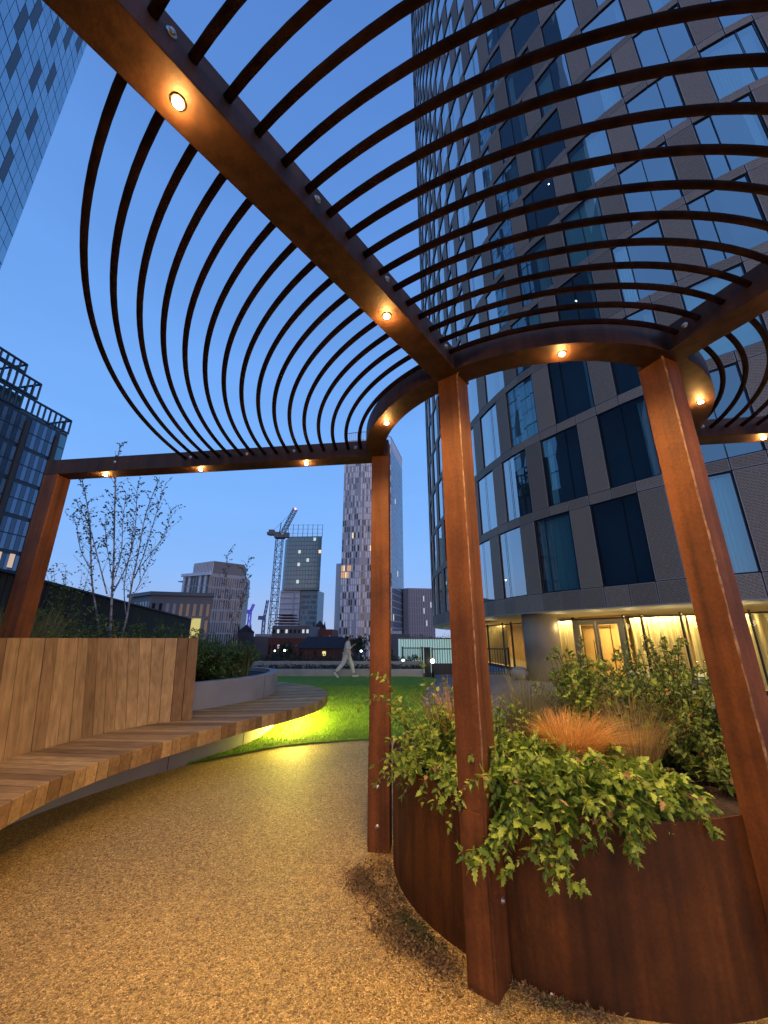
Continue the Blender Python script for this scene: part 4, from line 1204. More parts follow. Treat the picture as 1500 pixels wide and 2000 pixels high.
rest.build('window', ml, t, kind='stuff')
for a in (1.65, 2.7):
    mb = MB(); mb.add([l2pt(a, 7.2, 0.07), l2pt(a + .42, 7.2, 0.07), l2pt(a + .42, 8.35, 0.07), l2pt(a, 8.35, 0.07)], [(0, 1, 2, 3)]); mb.build('lit_window', emitmat('pink_lit', (1.0, 0.72, 0.58), 0.62), t)
mb = MB()
for s in (0.86, 3.62, 6.37, 9.12): mb.box(l2pt(s + 0.12, 9.0, 0.1), (0.2, 0.34, 22), math.atan2(NR.y, NR.x))
mb.build('pier', M_l2b, t)
def cage(s0, s1, z0, z1, nm, back=4.0):
    m = MB(); n = int((s1 - s0) / 0.5)
    for j in range(n + 1):
        s = s0 + (s1 - s0) * j / n
        m.beam(l2pt(s, z0, 0), l2pt(s, z1, 0), 0.08, 0.16)
    for s in (s0, s1):
        for b in (0.9, 1.8, 2.7, 3.6):
            m.beam(l2pt(s, z0, -b), l2pt(s, z1, -b), 0.10, 0.10)
        m.beam(l2pt(s, z1 - .06, 0), l2pt(s, z1 - .06, -back), 0.14, 0.14)
    for z in (z0 + 0.08, z1 - 0.07): m.beam(l2pt(s0, z, 0), l2pt(s1, z, 0), 0.16, 0.16)
    m.beam(l2pt(s0, z1 - .07, -back), l2pt(s1, z1 - .07, -back), 0.14, 0.14)
    m.build(nm, M_l2, t)
cage(0.02, 13.9, 20.75, 22.3, 'roof_cage')
mb = MB()
for (s0, z0, z1) in ((4.1, 20.7, 22.35),):
    a = l2pt(s0, 0, -0.7); b = l2pt(13.9, 0, -0.7); c = l2pt(13.9, 0, -6); d_ = l2pt(s0, 0, -6)
    mb.prism([(a.x, a.y), (b.x, b.y), (c.x, c.y), (d_.x, d_.y)], z0, z1)
mb.build('roof_room', W_l2t, t)
cage(3.55, 13.9, 22.4, 24.1, 'roof_cage'); cage(5.1, 13.9, 24.15, 25.1, 'roof_cage')

# ================================================================== low roofs, brick, spire, pavilion
M_brick = mat('red_brick', (0.16, 0.055, 0.035), 0.85, noise=(1.2, (0.11, 0.04, 0.03), 0.25))
M_brick2 = mat('brown_brick', (0.12, 0.05, 0.035), 0.85)
M_slate = mat('slate_roof', (0.060, 0.052, 0.058), 0.95, spec=0.1, noise=(2.5, (0.035, 0.03, 0.034), 0.25))
def block(x0, x1, zt, y, dep=14, zb=-11): return [(x0, y), (x1, y), (x1, y + dep), (x0, y + dep)]
def px_x(px, y): return aty(px, 1247, y).x
def px_z(py, y, px=620): return aty(px, py, y).z
rgb = random.Random(41)
y = 78; x0, x1 = px_x(524, y), px_x(600, y)
far_building('brick_warehouse', 'grey-topped brick warehouse at the foot of the tower crane', 'warehouse', [((x0, y), (x1, y))], block(x0, x1, 0, y), -11, px_z(1246, y), M_brick,
    [[(9, 3, .4, .5, -9, px_z(1250, y), lambda c, r: W_litw if rgb.random() < .15 else W_dark)]], nmax=30)
y = 88; x0, x1 = px_x(530, y), px_x(604, y)
bb = far_building('grey_office', 'low grey office storey with a row of small lit windows above the brick warehouse', 'office block', [((x0, y), (x1, y))], block(x0, x1, 0, y), -11, px_z(1222, y), mat('grey_render', (0.13, 0.13, 0.145), 0.7),
    [[(9, 1, .5, .5, px_z(1240, y), px_z(1226, y), lambda c, r: W_litw if rgb.random() < .5 else W_dark)]], nmax=30)
mb = MB()
for i in range(4): mb.box(((x0 * .72 + x1 * .28), y + 4, px_z(1222, y) + 0.5 + i * 0.62), (4.6 - i * .5, 5, 0.22))
mb.build('roof_frame', mat('rust_frame', (0.15, 0.06, 0.05), 0.7), bb)
y = 100; x0, x1 = px_x(604, y), px_x(648, y)
far_building('red_brick_block', 'dark red brick block just left of the tallest tower', 'building', [((x0, y), (x1, y))], block(x0, x1, 0, y), -11, px_z(1229, y), M_brick, [[(5, 2, .3, .4, -2, 3, lambda c, r: W_dark)]], nmax=10)
for (px, pt, y, w, lab) in ((622, 1211, 120, 1.6, 'church spire between the two tall towers'), (475, 1219, 110, 1.7, 'clock tower spire above the planter shrubs')):
    x = px_x(px, y); zt = px_z(pt, y, px); z1 = px_z(pt + 16, y, px)
    t = thing('spire', lab, 'spire', (x, y, -11), 'stone spires on the skyline')
    mb = MB(); mb.prism([(x - w, y), (x + w, y), (x + w, y + 2 * w), (x - w, y + 2 * w)], -11, z1); mb.build('shaft', mat('dark_stone', (0.07, 0.055, 0.05), 0.8), t)
    mb = MB(); c = (x, y + w, zt)
    mb.add([(x - w * 1.1, y, z1), (x + w * 1.1, y, z1), (x + w * 1.1, y + 2 * w, z1), (x - w * 1.1, y + 2 * w, z1), c], [(0, 1, 4), (1, 2, 4), (2, 3, 4), (3, 0, 4)])
    for dx in (-1, 1): mb.add([(x + dx * w - .4, y, z1), (x + dx * w + .4, y, z1), (x + dx * w, y + .8, z1), (x + dx * w, y + .3, z1 + 2.2)], [(0, 1, 3), (1, 2, 3), (2, 0, 3)])
    mb.build('roof', M_slate, t)
# slate pavilion with hipped roof
y = 52; x0, x1 = px_x(577, y), px_x(686, y); ze = px_z(1266, y); zr = px_z(1243, y)
t = thing('slate_pavilion', 'low brick hall with a wide hipped slate roof behind the walking woman', 'hall', (x0, y, -11))
mb = MB(); mb.prism([(x0 + .5, y), (x1 - .3, y), (x1 - .3, y + 9), (x0 + .5, y + 9)], -11, ze); mb.build('wall', M_brick2, t)
mb = MB(); rx0, rx1 = px_x(601, y + 4.5), px_x(668, y + 4.5)
mb.add([(x0, y - .4, ze), (x1, y - .4, ze), (x1, y + 9.4, ze), (x0, y + 9.4, ze), (rx0, y + 4.5, zr), (rx1, y + 4.5, zr)], [(0, 1, 5, 4), (1, 2, 5), (2, 3, 4, 5), (3, 0, 4), (3, 2, 1, 0)])
mb.build('roof', M_slate, t)
a = px_x(631, y); mb = MB(); mb.add([(a, y - .05, px_z(1281, y)), (a + .42, y - .05, px_z(1281, y)), (a + .42, y - .05, px_z(1272, y)), (a, y - .05, px_z(1272, y))], [(0, 1, 2, 3)]); mb.build('lit_window', emitmat('pavilion_lit', (1, .85, .4), 1.0), t)
mb = MB()
for i in range(10):
    a = px_x(590 + i * 9, y)
    if abs(590 + i * 9 - 631) < 6: continue
    mb.box((a, y - .02, px_z(1277, y)), (.3, .05, .6))
mb.build('window', W_dark, t)
# long pale lit building at the right with plants on its roof
y = 44; x0, x1 = px_x(783, y), px_x(905, y); zt = px_z(1247, y)
t = thing('pale_glass_hall', 'long low pale cyan glass hall behind the railings, under the office slab', 'hall', (x0, y, -11))
mb = MB(); mb.prism(block(x0, x1, 0, y, 8), -11, zt - .05); mb.build('wall', mat('pale_glass_wall', (0.50, 0.62, 0.62), 0.4, emit=((0.55, 0.92, 0.88), 0.42)), t)
mb = MB(); n = 26
for i in range(n + 1): mb.box((x0 + (x1 - x0) * i / n, y - .03, -2), (.05, .05, zt * 2 + 4))
mb.build('mullion', mat('mull_pale', (0.20, 0.27, 0.27), 0.5), t)
mb = MB(); mb.box(((x0 + x1) / 2, y - .02, zt), (x1 - x0 + .3, .3, .14)); mb.build('roof_edge', mat('pink_edge', (0.45, 0.32, 0.30), 0.6), t)
mb = MB(); rr = random.Random(5)
for i in range(420):
    x = rr.uniform(x0 + .4, x1); z = zt + .07 + abs(rr.gauss(0, .22)) * (0.6 + 0.5 * math.sin(x * 2)); s = rr.uniform(.05, .11)
    yy = y + rr.uniform(.2, 1.5); d = Vector((rr.gauss(0, 1), rr.gauss(0, 1), rr.gauss(0, 1))).normalized() * s; e2 = d.cross(Vector((0, 0, 1))) 
    mb.add([Vector((x, yy, z)) + d, Vector((x, yy, z)) + e2, Vector((x, yy, z)) - d], [(0, 1, 2)])
tag(mb.build('rooftop_plants', mat('roof_plants', (0.03, 0.035, 0.03), 0.9), kind='stuff'), None)
y = 90
for (pa_, pb_, pt, c, lab) in ((478, 530, 1243, (0.17, 0.15, 0.145), 'low pale warehouse roofs at the horizon left of the tower crane'), (640, 700, 1249, (0.07, 0.07, 0.075), 'low dark roofs at the foot of the tallest tower'), (745, 800, 1238, (0.11, 0.115, 0.13), 'small grey block at the right foot of the tallest tower'), (385, 480, 1256, (0.09, 0.085, 0.085), 'low dark roofs below the striped block')):
    yy = y + rgb.uniform(0, 40); x0, x1 = px_x(pa_, yy), px_x(pb_, yy)
    t = thing('low_building', lab, 'building', (x0, yy, -11)); mb = MB(); mb.prism(block(x0, x1, 0, yy), -11, px_z(pt, yy)); mb.build('wall', mat('low_wall_' + str(pa_), c, 0.8), t)
    mb = MB(); mb.box(((x0 + x1) / 2, yy + 5, px_z(pt, yy) + .3), ((x1 - x0) * .5, 4, .8)); mb.build('plant_room', W_grey, t)
# parapet hedge and street trees below the deck: dark leafy mass
M_hedge = mat('hedge_leaf', (0.022, 0.035, 0.018), 0.85, tone=((0.012, 0.022, 0.012), (0.05, 0.07, 0.035)))
def leaf_cloud(m, c, rad, n, size, rr, flat=1.0):
    for _ in range(n):
        v = Vector((rr.gauss(0, 1), rr.gauss(0, 1), rr.gauss(0, 1))).normalized() * rr.random() ** 0.45
        p = Vector(c) + Vector((v.x * rad[0], v.y * rad[1], v.z * rad[2]))
        a = Vector((rr.gauss(0, 1), rr.gauss(0, 1), rr.gauss(0, 1) * flat)).normalized(); b = a.cross(Vector((rr.gauss(0, 1), rr.gauss(0, 1), rr.gauss(0, 1)))).normalized()
        s = size * rr.uniform(.6, 1.3)
        m.add([p - a * s, p + b * s * .5, p + a * s, p - b * s * .5], [(0, 1, 2, 3)], 0, rr.random())
rr = random.Random(6); mb = MB()
for i in range(26): leaf_cloud(mb, (-8.2 + i * 0.39, 18.2, 0.30), (.3, .22, .17), 90, .05, rr)
tag(mb.build('hedge', M_hedge), 'clipped dark hedge between the two low walls behind the walking woman', 'hedge', 'dark hedges at the deck edge')
mb = MB()
for i in range(28): leaf_cloud(mb, (-8.6 + i * 0.37, 19.15, 0.58 + .05 * math.sin(i * 1.7)), (.3, .22, .20), 110, .05, rr)
tag(mb.build('hedge', M_hedge), 'loose dark hedge growing behind the second low wall, under the city roofs', 'hedge', 'dark hedges at the deck edge')
for (px, py, y, r_, lab) in ((560, 1272, 50, 1.5, 'dark round tree in front of the brick warehouse'), (705, 1262, 48, 1.6, 'dark bushy tree right of the slate pavilion'), (545, 1284, 40, 1.3, 'low dark tree by the crane foot'), (748, 1275, 48, 1.4, 'dark tree behind the middle post')):
    x = px_x(px, y); z = px_z(py, y, px); t = thing('tree', lab, 'tree', (x, y, -11), 'dark street trees below the deck')
    mb = MB(); mb.tube([(x, y, -11), (x + .1, y, (z - 11) / 2), (x, y, z)], [.25, .2, .08]); mb.build('trunk', mat('bark_far', (.04, .03, .025), .9), t)
    mb = MB()
    for _ in range(9): leaf_cloud(mb, (x + rr.uniform(-r_, r_) * .7, y + rr.uniform(-1, 1), z + rr.uniform(-r_, r_) * .5), (r_ * .5, r_ * .5, r_ * .4), 90, .14, rr)
    mb.build('crown', M_hedge, t)

# ================================================================== cranes
def lattice(m, a, b, w, n, r=.07, up=None):
    a = Vector(a); b = Vector(b); d = (b - a).normalized(); x = d.cross(Vector((0, 1, 0.01))).normalized(); y_ = x.cross(d)
    cs = [x * sx_ * w / 2 + y_ * sy_ * w / 2 for sx_, sy_ in ((-1, -1), (1, -1), (1, 1), (-1, 1))]
    for c in cs: m.tube([a + c, b + c], r, 4)
    for i in range(n):
        p, q = a.lerp(b, i / n), a.lerp(b, (i + 1) / n)
        for j in range(4):
            c1, c2 = cs[j], cs[(j + 1) % 4]
            m.tube([p + c1, q + c2] if i % 2 else [p + c2, q + c1], r * .6, 4); m.tube([p + c1, p + c2], r * .6, 4)
y = 120; M_crane = mat('crane_steel', (0.17, 0.17, 0.19), 0.5, 0.2)
t = thing('tower_crane', 'grey luffing tower crane with raised jib and a red light at its tip', 'crane', (-33.5, y, -11))
xb = aty(534, 1200, y).x; ztop = aty(541, 1052, y).z
mb = MB(); lattice(mb, (xb, y, -11), (xb, y, ztop), 1.9, 22, .11); mb.build('mast', M_crane, t)
mb = MB(); mb.box((xb, y, ztop + .6), (2.9, 2.6, 1.0)); mb.box((xb - 2.0, y, ztop + 1.6), (3.8, 1.6, .8)); mb.box((xb - 2.6, y, ztop + 1.9), (1.6, 1.8, 1.6)); mb.box((xb + 2.3, y - .6, ztop + .9), (1.5, 1.4, 1.5)); mb.build('machinery_deck', mat('crane_deck', (.20, .18, .17), .6), t)
tip = aty(577, 994, y)
mb = MB(); lattice(mb, (xb + .6, y, ztop + 1.3), (tip.x, y, tip.z), 1.2, 14, .09); mb.build('jib', M_crane, t)
mb = MB(); mb.tube([(xb - .3, y, ztop + 1.2), (xb + .1, y, ztop + 5.2)], .16, 5); mb.tube([(xb - 2.6, y, ztop + 2), (xb + .1, y, ztop + 5.2), (tip.x, y, tip.z)], .05, 4); mb.build('tie_frame', M_crane, t)
mb = MB(); mb.lathe((tip.x, y, tip.z), [(.1, -.35), (.38, 0), (.1, .35)], 8); mb.build('warning_light', emitmat('red_lamp', (1, .22, .25), 5), t)
for (px, pt, pb, tip_, colr, lab) in ((484, 1196, 1240, (496, 1180), (0.10, 0.08, 0.55), 'small violet-blue crane far away on the skyline'), (513, 1208, 1240, (523, 1172), (0.13, 0.16, 0.26), 'small grey-blue crane far away, beside the big crane mast')):
    y = 260; m_ = mat('far_crane_' + str(px), colr, .5, emit=(colr, .35) if px == 484 else None)
    a = aty(px, pb, y); b = aty(px, pt, y); c = aty(*tip_, y)
    t = thing('tower_crane', lab, 'crane', (a.x, y, -11), 'cranes on the skyline')
    mb = MB(); lattice(mb, (a.x, y, -11), (a.x, y, b.z), 1.6, 16, .2); mb.build('mast', m_, t)
    mb = MB(); lattice(mb, (a.x, y, b.z), (c.x, y, c.z), 1.2, 8, .18); mb.build('jib', m_, t)
    mb = MB(); mb.box((a.x - 1.4, y, b.z + .4), (4.5, 1.5, 2.4)); mb.build('counterweight', m_, t)

# ================================================================== walking woman
def skin(name, V, E, rad, m, parent, sub=2):
    me = bpy.data.meshes.new(name); me.from_pydata(V, E, []); me.materials.append(m)
    o = bpy.data.objects.new(name, me); COL.objects.link(o)
    if parent: o.parent = parent
    md = o.modifiers.new('skin', 'SKIN')
    for i, r_ in enumerate(rad):
        me.skin_vertices[0].data[i].radius = (r_, r_) if not isinstance(r_, tuple) else r_
        me.skin_vertices[0].data[i].use_root = (i == 0)
    s = o.modifiers.new('sub', 'SUBSURF'); s.levels = sub; s.render_levels = sub
    for p in me.polygons: p.use_smooth = True
    md.use_smooth_shade = True
    return o
M_skin = mat('skin', (0.34, 0.20, 0.14), 0.55); M_cream = mat('cream_fleece', (0.66, 0.64, 0.55), 0.9, noise=(14, (0.58, 0.57, 0.49), 0.2))
M_hair = mat('dark_hair', (0.012, 0.010, 0.010), 0.5); M_shoe = mat('white_shoe', (0.6, 0.6, 0.57), 0.6)
wx, wy = aty(678, 1247, 17.1).x, 17.1
woman = thing('person', 'woman in a cream tracksuit with long dark hair, walking right while looking at a phone', 'person', (wx, wy, 0.022))
body_v = [(0, 0, .93), (.02, 0, 1.15), (.04, 0, 1.32), (.055, 0, 1.40), (.075, 0, 1.455), (.085, 0, 1.52), (.075, 0, 1.575),
          (.02, .09, .90), (.20, .09, .50), (.30, .09, .12), (.42, .09, .05),
          (-.02, -.09, .90), (-.14, -.09, .50), (-.42, -.09, .20), (-.36, -.09, .06),
          (.04, .17, 1.31), (.05, .21, 1.06), (.25, .12, 1.20), (.30, .09, 1.235),
          (.04, -.17, 1.31), (.02, -.21, 1.06), (.22, -.12, 1.18), (.28, -.07, 1.22), (.15, 0, 1.50)]
body_e = [(0, 1), (1, 2), (2, 3), (3, 4), (4, 5), (5, 6), (0, 7), (7, 8), (8, 9), (9, 10), (0, 11), (11, 12), (12, 13), (13, 14), (2, 15), (15, 16), (16, 17), (17, 18), (2, 19), (19, 20), (20, 21), (21, 22), (5, 23)]
body_r = [.11, .105, .085, .042, .055, .085, .07, .08, .05, .032, .03, .08, .05, .032, .03, .05, .04, .028, .024, .05, .04, .028, .024, .03]
bv = list(body_v); be = list(body_e); br_ = list(body_r)
for hi, sy in ((18, 1), (22, -1)):
    hx, hy, hz = bv[hi]
    for j, (dy, ln) in enumerate(((-.022, .05), (-.008, .058), (.006, .055), (.02, .045))):
        b0 = len(bv); bv += [(hx + .025, hy + dy * sy, hz + .012 * j - .01), (hx + .025 + ln, hy + dy * sy - .01 * sy, hz + .02 + .01 * j)]; be += [(hi, b0), (b0, b0 + 1)]; br_ += [.009, .007]
    b0 = len(bv); bv += [(hx + .02, hy - .035 * sy, hz + .02), (hx + .045, hy - .04 * sy, hz + .045)]; be += [(hi, b0), (b0, b0 + 1)]; br_ += [.010, .008]
skin('body', bv, be, br_, M_skin, woman)
skin('hoodie', [(0, 0, .86), (.02, 0, 1.05), (.03, 0, 1.26), (.045, 0, 1.37), (.04, .17, 1.31), (.03, .24, 1.06), (.21, .15, 1.17), (.04, -.17, 1.31), (0, -.24, 1.06), (.18, -.15, 1.15)],
     [(0, 1), (1, 2), (2, 3), (2, 4), (4, 5), (5, 6), (2, 7), (7, 8), (8, 9)], [.165, .155, .13, .075, .085, .068, .05, .085, .068, .05], M_cream, woman)
skin('trousers', [(0, 0, .93), (.02, .09, .86), (.20, .09, .50), (.30, .09, .13), (-.02, -.09, .86), (-.14, -.09, .50), (-.41, -.09, .21)], [(0, 1), (1, 2), (2, 3), (0, 4), (4, 5), (5, 6)], [.135, .115, .088, .070, .115, .088, .070], M_cream, woman)
skin('hair', [(.055, 0, 1.60), (.01, 0, 1.55), (-.045, 0, 1.45), (-.10, 0, 1.28), (-.12, 0, 1.10), (.06, 0, 1.56)], [(0, 1), (1, 2), (2, 3), (3, 4), (0, 5)], [.08, .10, .085, .075, .035, .085], M_hair, woman)
for (x, y_, z, rx) in ((.37, .09, .045, 0), (-.385, -.09, .09, -.9)):
    mb = MB(); M_ = Matrix.Rotation(-rx, 3, 'Y')
    mb.box((x, y_, z), (.26, .085, .075), M=M_); o = mb.build('shoe', M_shoe, None, bevel=.02); o.parent = woman
mb = MB(); mb.box((wx + .355, wy, 1.30), (.012, .07, .145), M=Matrix.Rotation(R(-18), 3, 'Y')); 
simple('phone', mb, M_black, 'dark phone held up in the walking woman\'s hands', 'phone')

# ================================================================== plants
M_leafA = mat('leaf_green', (0.07, 0.13, 0.02), 0.5, tone=((0.06, 0.15, 0.014), (0.40, 0.52, 0.08)), trans=0.32, spec=0.4)
M_leafB = mat('leaf_dark', (0.03, 0.06, 0.015), 0.55, tone=((0.05, 0.115, 0.018), (0.26, 0.36, 0.065)), trans=0.3, spec=0.4)
M_leafC = mat('leaf_bed', (0.03, 0.05, 0.02), 0.6, tone=((0.04, 0.095, 0.02), (0.17, 0.27, 0.055)), trans=0.28, spec=0.35)
M_stem = mat('green_stem', (0.10, 0.09, 0.035), 0.7); M_stemd = mat('brown_stem', (0.06, 0.04, 0.025), 0.8)
M_stipa = mat('straw_grass', (0.5, 0.4, 0.22), 0.6, tone=((0.26, 0.20, 0.07), (0.66, 0.50, 0.22)), trans=0.3)
M_stipag = mat('green_straw_grass', (0.3, 0.3, 0.15), 0.6, tone=((0.13, 0.15, 0.05), (0.38, 0.34, 0.17)), trans=0.3)
M_stipa_lamplit = mat('lamplit_straw_grass', (0.5, 0.3, 0.12), 0.6, tone=((0.42, 0.21, 0.05), (0.88, 0.52, 0.16)), trans=0.3)  # straw grass with the downlights' orange light put into its colour
M_grassg = mat('green_grass', (0.1, 0.14, 0.04), 0.6, tone=((0.05, 0.08, 0.02), (0.26, 0.28, 0.09)), trans=0.3)
M_dead = mat('dead_leaf', (.22, .13, .05), .8, tone=((.12, .06, .025), (.36, .24, .09)), trans=.15)
def leaf(m, p, d, up, L_, W_, rr, serr=True, droop=.25):
    bend = rr.gauss(0, .12); W_ = W_ * rr.uniform(.75, 1.2)
    d = d.normalized(); s = d.cross(up)
    if s.length < 1e-3: s = d.cross(Vector((1, 0, 0)))
    s.normalize(); n = s.cross(d).normalized()
    f = .18 * W_
    def P(t, w, k=1): return p + d * (t * L_) + s * (w * W_ + bend * L_ * t * t) + n * (abs(w) * f * k + w * bend * W_ * .8) - n * (droop * L_ * t * t)
    tone = rr.random()
    mid = [P(0, 0), P(.3, 0), P(.65, 0), P(1, 0)]
    if serr:
        for sg in (-1, 1):
            vs = mid + [P(.06, .22 * sg), P(.25, .56 * sg), P(.32, .30 * sg), P(.52, .52 * sg), P(.56, .26 * sg), P(.76, .34 * sg), P(.80, .13 * sg)]
            fs = [(0, 1, 5, 4), (1, 6, 5), (1, 2, 8, 6), (6, 8, 7), (2, 10, 8), (8, 10, 9), (2, 3, 10)]
            m.add(vs, fs if sg > 0 else [tuple(reversed(f)) for f in fs], 0, tone)
    else:
        for sg in (-1, 1):
            vs = [mid[0], mid[1], mid[2], mid[3], P(.3, .5 * sg), P(.65, .38 * sg)]
            m.add(vs, [(0, 1, 4), (1, 2, 5, 4), (2, 3, 5)] if sg > 0 else [(4, 1, 0), (4, 5, 2, 1), (5, 3, 2)], 0, tone)
def leafy(name, label, cat, base, stems, L_, W_, leafm, stemm, seed, group=None, serr=True, gap=.035, parent=None, start=.15, tipshrink=.55, sr=.0028, ret=False):
    """stems: list of 3-D polylines; opposite leaf pairs along each"""
    rr = random.Random(seed); lm = MB(); sm_ = MB()
    for st in stems:
        pts = spline(st, 6)
        sm_.tube(pts, [sr * (1.2 - .8 * i / len(pts)) for i in range(len(pts))], 5)
        Ls = [0]
        for a, b in zip(pts, pts[1:]): Ls.append(Ls[-1] + (b - a).length)
        T = Ls[-1]; s = T * start; tw = rr.uniform(0, 6.28)
        while s < T:
            i = max(k for k in range(len(Ls) - 1) if Ls[k] <= s); t_ = (s - Ls[i]) / max(1e-6, Ls[i + 1] - Ls[i]); p = pts[i].lerp(pts[i + 1], t_); ax = (pts[i + 1] - pts[i]).normalized()
            o = ax.cross(Vector((0, 0, 1)))
            if o.length < .1: o = ax.cross(Vector((1, 0, 0)))
            o.normalize(); o = Matrix.Rotation(tw, 3, ax) @ o
            sz = (1 - (1 - tipshrink) * (s / T) ** 2) * rr.uniform(.4, 1.4)
            for sg in (1, -1):
                d = (o * sg + ax * rr.uniform(.2, .9) + Vector((rr.gauss(0, .18), rr.gauss(0, .18), rr.gauss(0, .2))))
                leaf(lm, p, d, Vector((rr.gauss(0, .5), rr.gauss(0, .5), 1)), L_ * sz, W_ * sz, rr, serr, rr.uniform(0, .45))
            tw += math.pi / 2 + rr.uniform(-.3, .3); s += gap * rr.uniform(.75, 1.25)
        for _ in range(3):
            leaf(lm, pts[-1], (pts[-1] - pts[-3]) + Vector((rr.gauss(0, .02), rr.gauss(0, .02), rr.gauss(0, .02))), Vector((rr.gauss(0, 1), rr.gauss(0, 1), 1)), L_ * tipshrink, W_ * tipshrink, rr, serr)
    t = thing(name, label, cat, base, group)
    dead = random.Random(seed + 500); last = None; cur = 0
    for i_, f_ in enumerate(lm.f):
        tn0 = lm.t[f_[0]]
        if tn0 != last: last = tn0; cur = 1 if dead.random() < .045 else 0
        lm.m[i_] = cur
    lm.build('leaves', [leafm, M_dead], t); sm_.build('stems', stemm, t)
    return t
def bush_stems(c, n, h, spread, rr, lean=(0, 0), droop=.1, hv=.25):
    out = []
    for i in range(n):
        a = rr.uniform(0, 6.28); q = math.sqrt(rr.random()); r0 = q * spread * .35; r1 = q * spread
        hh = h * (1 - .35 * q * q) * rr.uniform(1 - hv, 1 + hv * .4)
        b = Vector((c[0] + r0 * math.cos(a), c[1] + r0 * math.sin(a), c[2]))
        e = Vector((c[0] + r1 * math.cos(a + .2) + lean[0], c[1] + r1 * math.sin(a + .2) + lean[1], c[2] + hh))
        m = b.lerp(e, .5) + Vector((rr.gauss(0, .03), rr.gauss(0, .03), hh * .12))
        e2 = e + Vector((math.cos(a) * droop, math.sin(a) * droop, -droop * .4)) * q
        out.append([b, m, e, e2] if droop > 0 else [b, m, e])
    return out
def grass(name, label, base, n, L_, m, seed, spread=.06, arch=.5, w=.0013, group=None, lean=(0, 0), up=1.0):
    rr = random.Random(seed); mb = MB()
    for _ in range(n):
        a = rr.uniform(0, 6.28); r0 = spread * math.sqrt(rr.random()); l = L_ * rr.uniform(.55, 1.1)
        b = Vector((base[0] + r0 * math.cos(a), base[1] + r0 * math.sin(a), base[2])); o = Vector((math.cos(a), math.sin(a), 0)); k = rr.uniform(.15, 1) * arch
        o = (o + Vector((lean[0], lean[1], 0))); pts = []
        for j in range(6):
            t_ = j / 5; pts.append(b + o * (l * k * t_ ** 1.6) + Vector((0, 0, l * up * (t_ - k * .55 * t_ ** 2.4))) + Vector((rr.gauss(0, .003), rr.gauss(0, .003), 0)))
        sd = Vector((-o.y, o.x, 0)); sd = (sd if sd.length > .01 else Vector((1, 0, 0))).normalized() * w * rr.uniform(.7, 1.4)
        sd = Matrix.Rotation(rr.uniform(-1, 1), 3, 'Z') @ sd
        vs = []; fs = []
        for j, p in enumerate(pts):
            ww = 1 - .75 * j / 5; vs += [p - sd * ww, p + sd * ww]
        for j in range(5): fs.append((2 * j, 2 * j + 1, 2 * j + 3, 2 * j + 2))
        mb.add(vs, fs, 0, rr.random())
    o = mb.build(name, m); return tag(o, label, 'grass tuft', group)

rr = random.Random(77); Z0 = 0.64
GP = 'leafy plants in the steel planter'
# left shrub between the first two posts, spilling over the rim
st = bush_stems((.44, 3.15, Z0), 60, .50, .38, rr, (-.02, -.05), .06, .4) + bush_stems((.28, 2.95, Z0), 14, .20, .28, rr, (-.04, -.12), .14) + [[Vector((.25, 3.2, .75)), Vector((.05, 3.15, 1.05)), Vector((-.06, 3.08, 1.10)), Vector((-.17, 3.05, 1.03))], [Vector((.25, 3.3, .75)), Vector((.05, 3.3, 1.15)), Vector((-.08, 3.25, 1.24))], [Vector((.42, 3.2, .75)), Vector((.30, 3.2, 1.2)), Vector((.27, 3.2, 1.42))]]
for k in range(9):
    a = R(200 + k * 5); p = Vector((PCC.x + PR * math.cos(a), PCC.y + PR * math.sin(a), .72)); o = Vector((math.cos(a), math.sin(a), 0))
    st.append([p - o * .2, p + Vector((0, 0, .05)), p + o * .08 + Vector((0, 0, -.03)), p + o * .11 + Vector((rr.uniform(-.03, .03), 0, -rr.uniform(.08, .16)))])
leafy('leafy_shrub', 'green leafy shrub in the planter between the two nearer left posts', 'shrub', (.42, 3.1, Z0), st, .052, .034, M_leafA, M_stem, 1, GP, gap=.03)
# bushy plant leaning over the front rim right of the nearest post, a few shoots trailing down
st = bush_stems((.82, 2.62, Z0), 95, .31, .34, rr, (.0, -.08), .04, .4) + bush_stems((1.20, 2.50, Z0), 42, .22, .30, rr, (.03, -.10), .05, .35)
for k in range(200):
    a = R(224 + 50 * rr.random()); o = Vector((math.cos(a), math.sin(a), 0)); p = PCC + o * (PR - rr.uniform(.02, .30)); p.z = .67
    side = Vector((-o.y, o.x, 0)); ed = max(0.15, min(1, (math.degrees(a) - 222) / 12, (276 - math.degrees(a)) / 12))
    out = rr.uniform(.03, .24) * ed; dn = rr.uniform(-.20, .11) * ed; sw = rr.gauss(0, .09)
    st.append([p, p + o * out * .5 + side * sw * .4 + Vector((0, 0, rr.uniform(.08, .20))), p + o * out + side * sw + Vector((0, 0, .10 - dn)), p + o * (out + .03) + side * sw * 1.2 + Vector((0, 0, .03 - dn * 1.25))])
for k in range(9):
    a = R(236 + 22 * rr.random()); o = Vector((math.cos(a), math.sin(a), 0)); p = PCC + o * (PR - .02); p.z = .72; side = Vector((-o.y, o.x, 0)); sw = rr.gauss(0, .10)
    st.append([p, p + o * .12 + Vector((0, 0, .03)), p + o * .19 + side * sw + Vector((0, 0, -.15)), p + o * .20 + side * sw * 1.5 + Vector((0, 0, -rr.uniform(.16, .26)))])
st.append([Vector((.62, 2.40, .62)), Vector((.50, 2.22, .56)), Vector((.40, 2.16, .53)), Vector((.34, 2.14, .60))])
st.append([Vector((.66, 2.55, .72)), Vector((.52, 2.25, .86)), Vector((.40, 2.18, .84)), Vector((.34, 2.16, .80))])
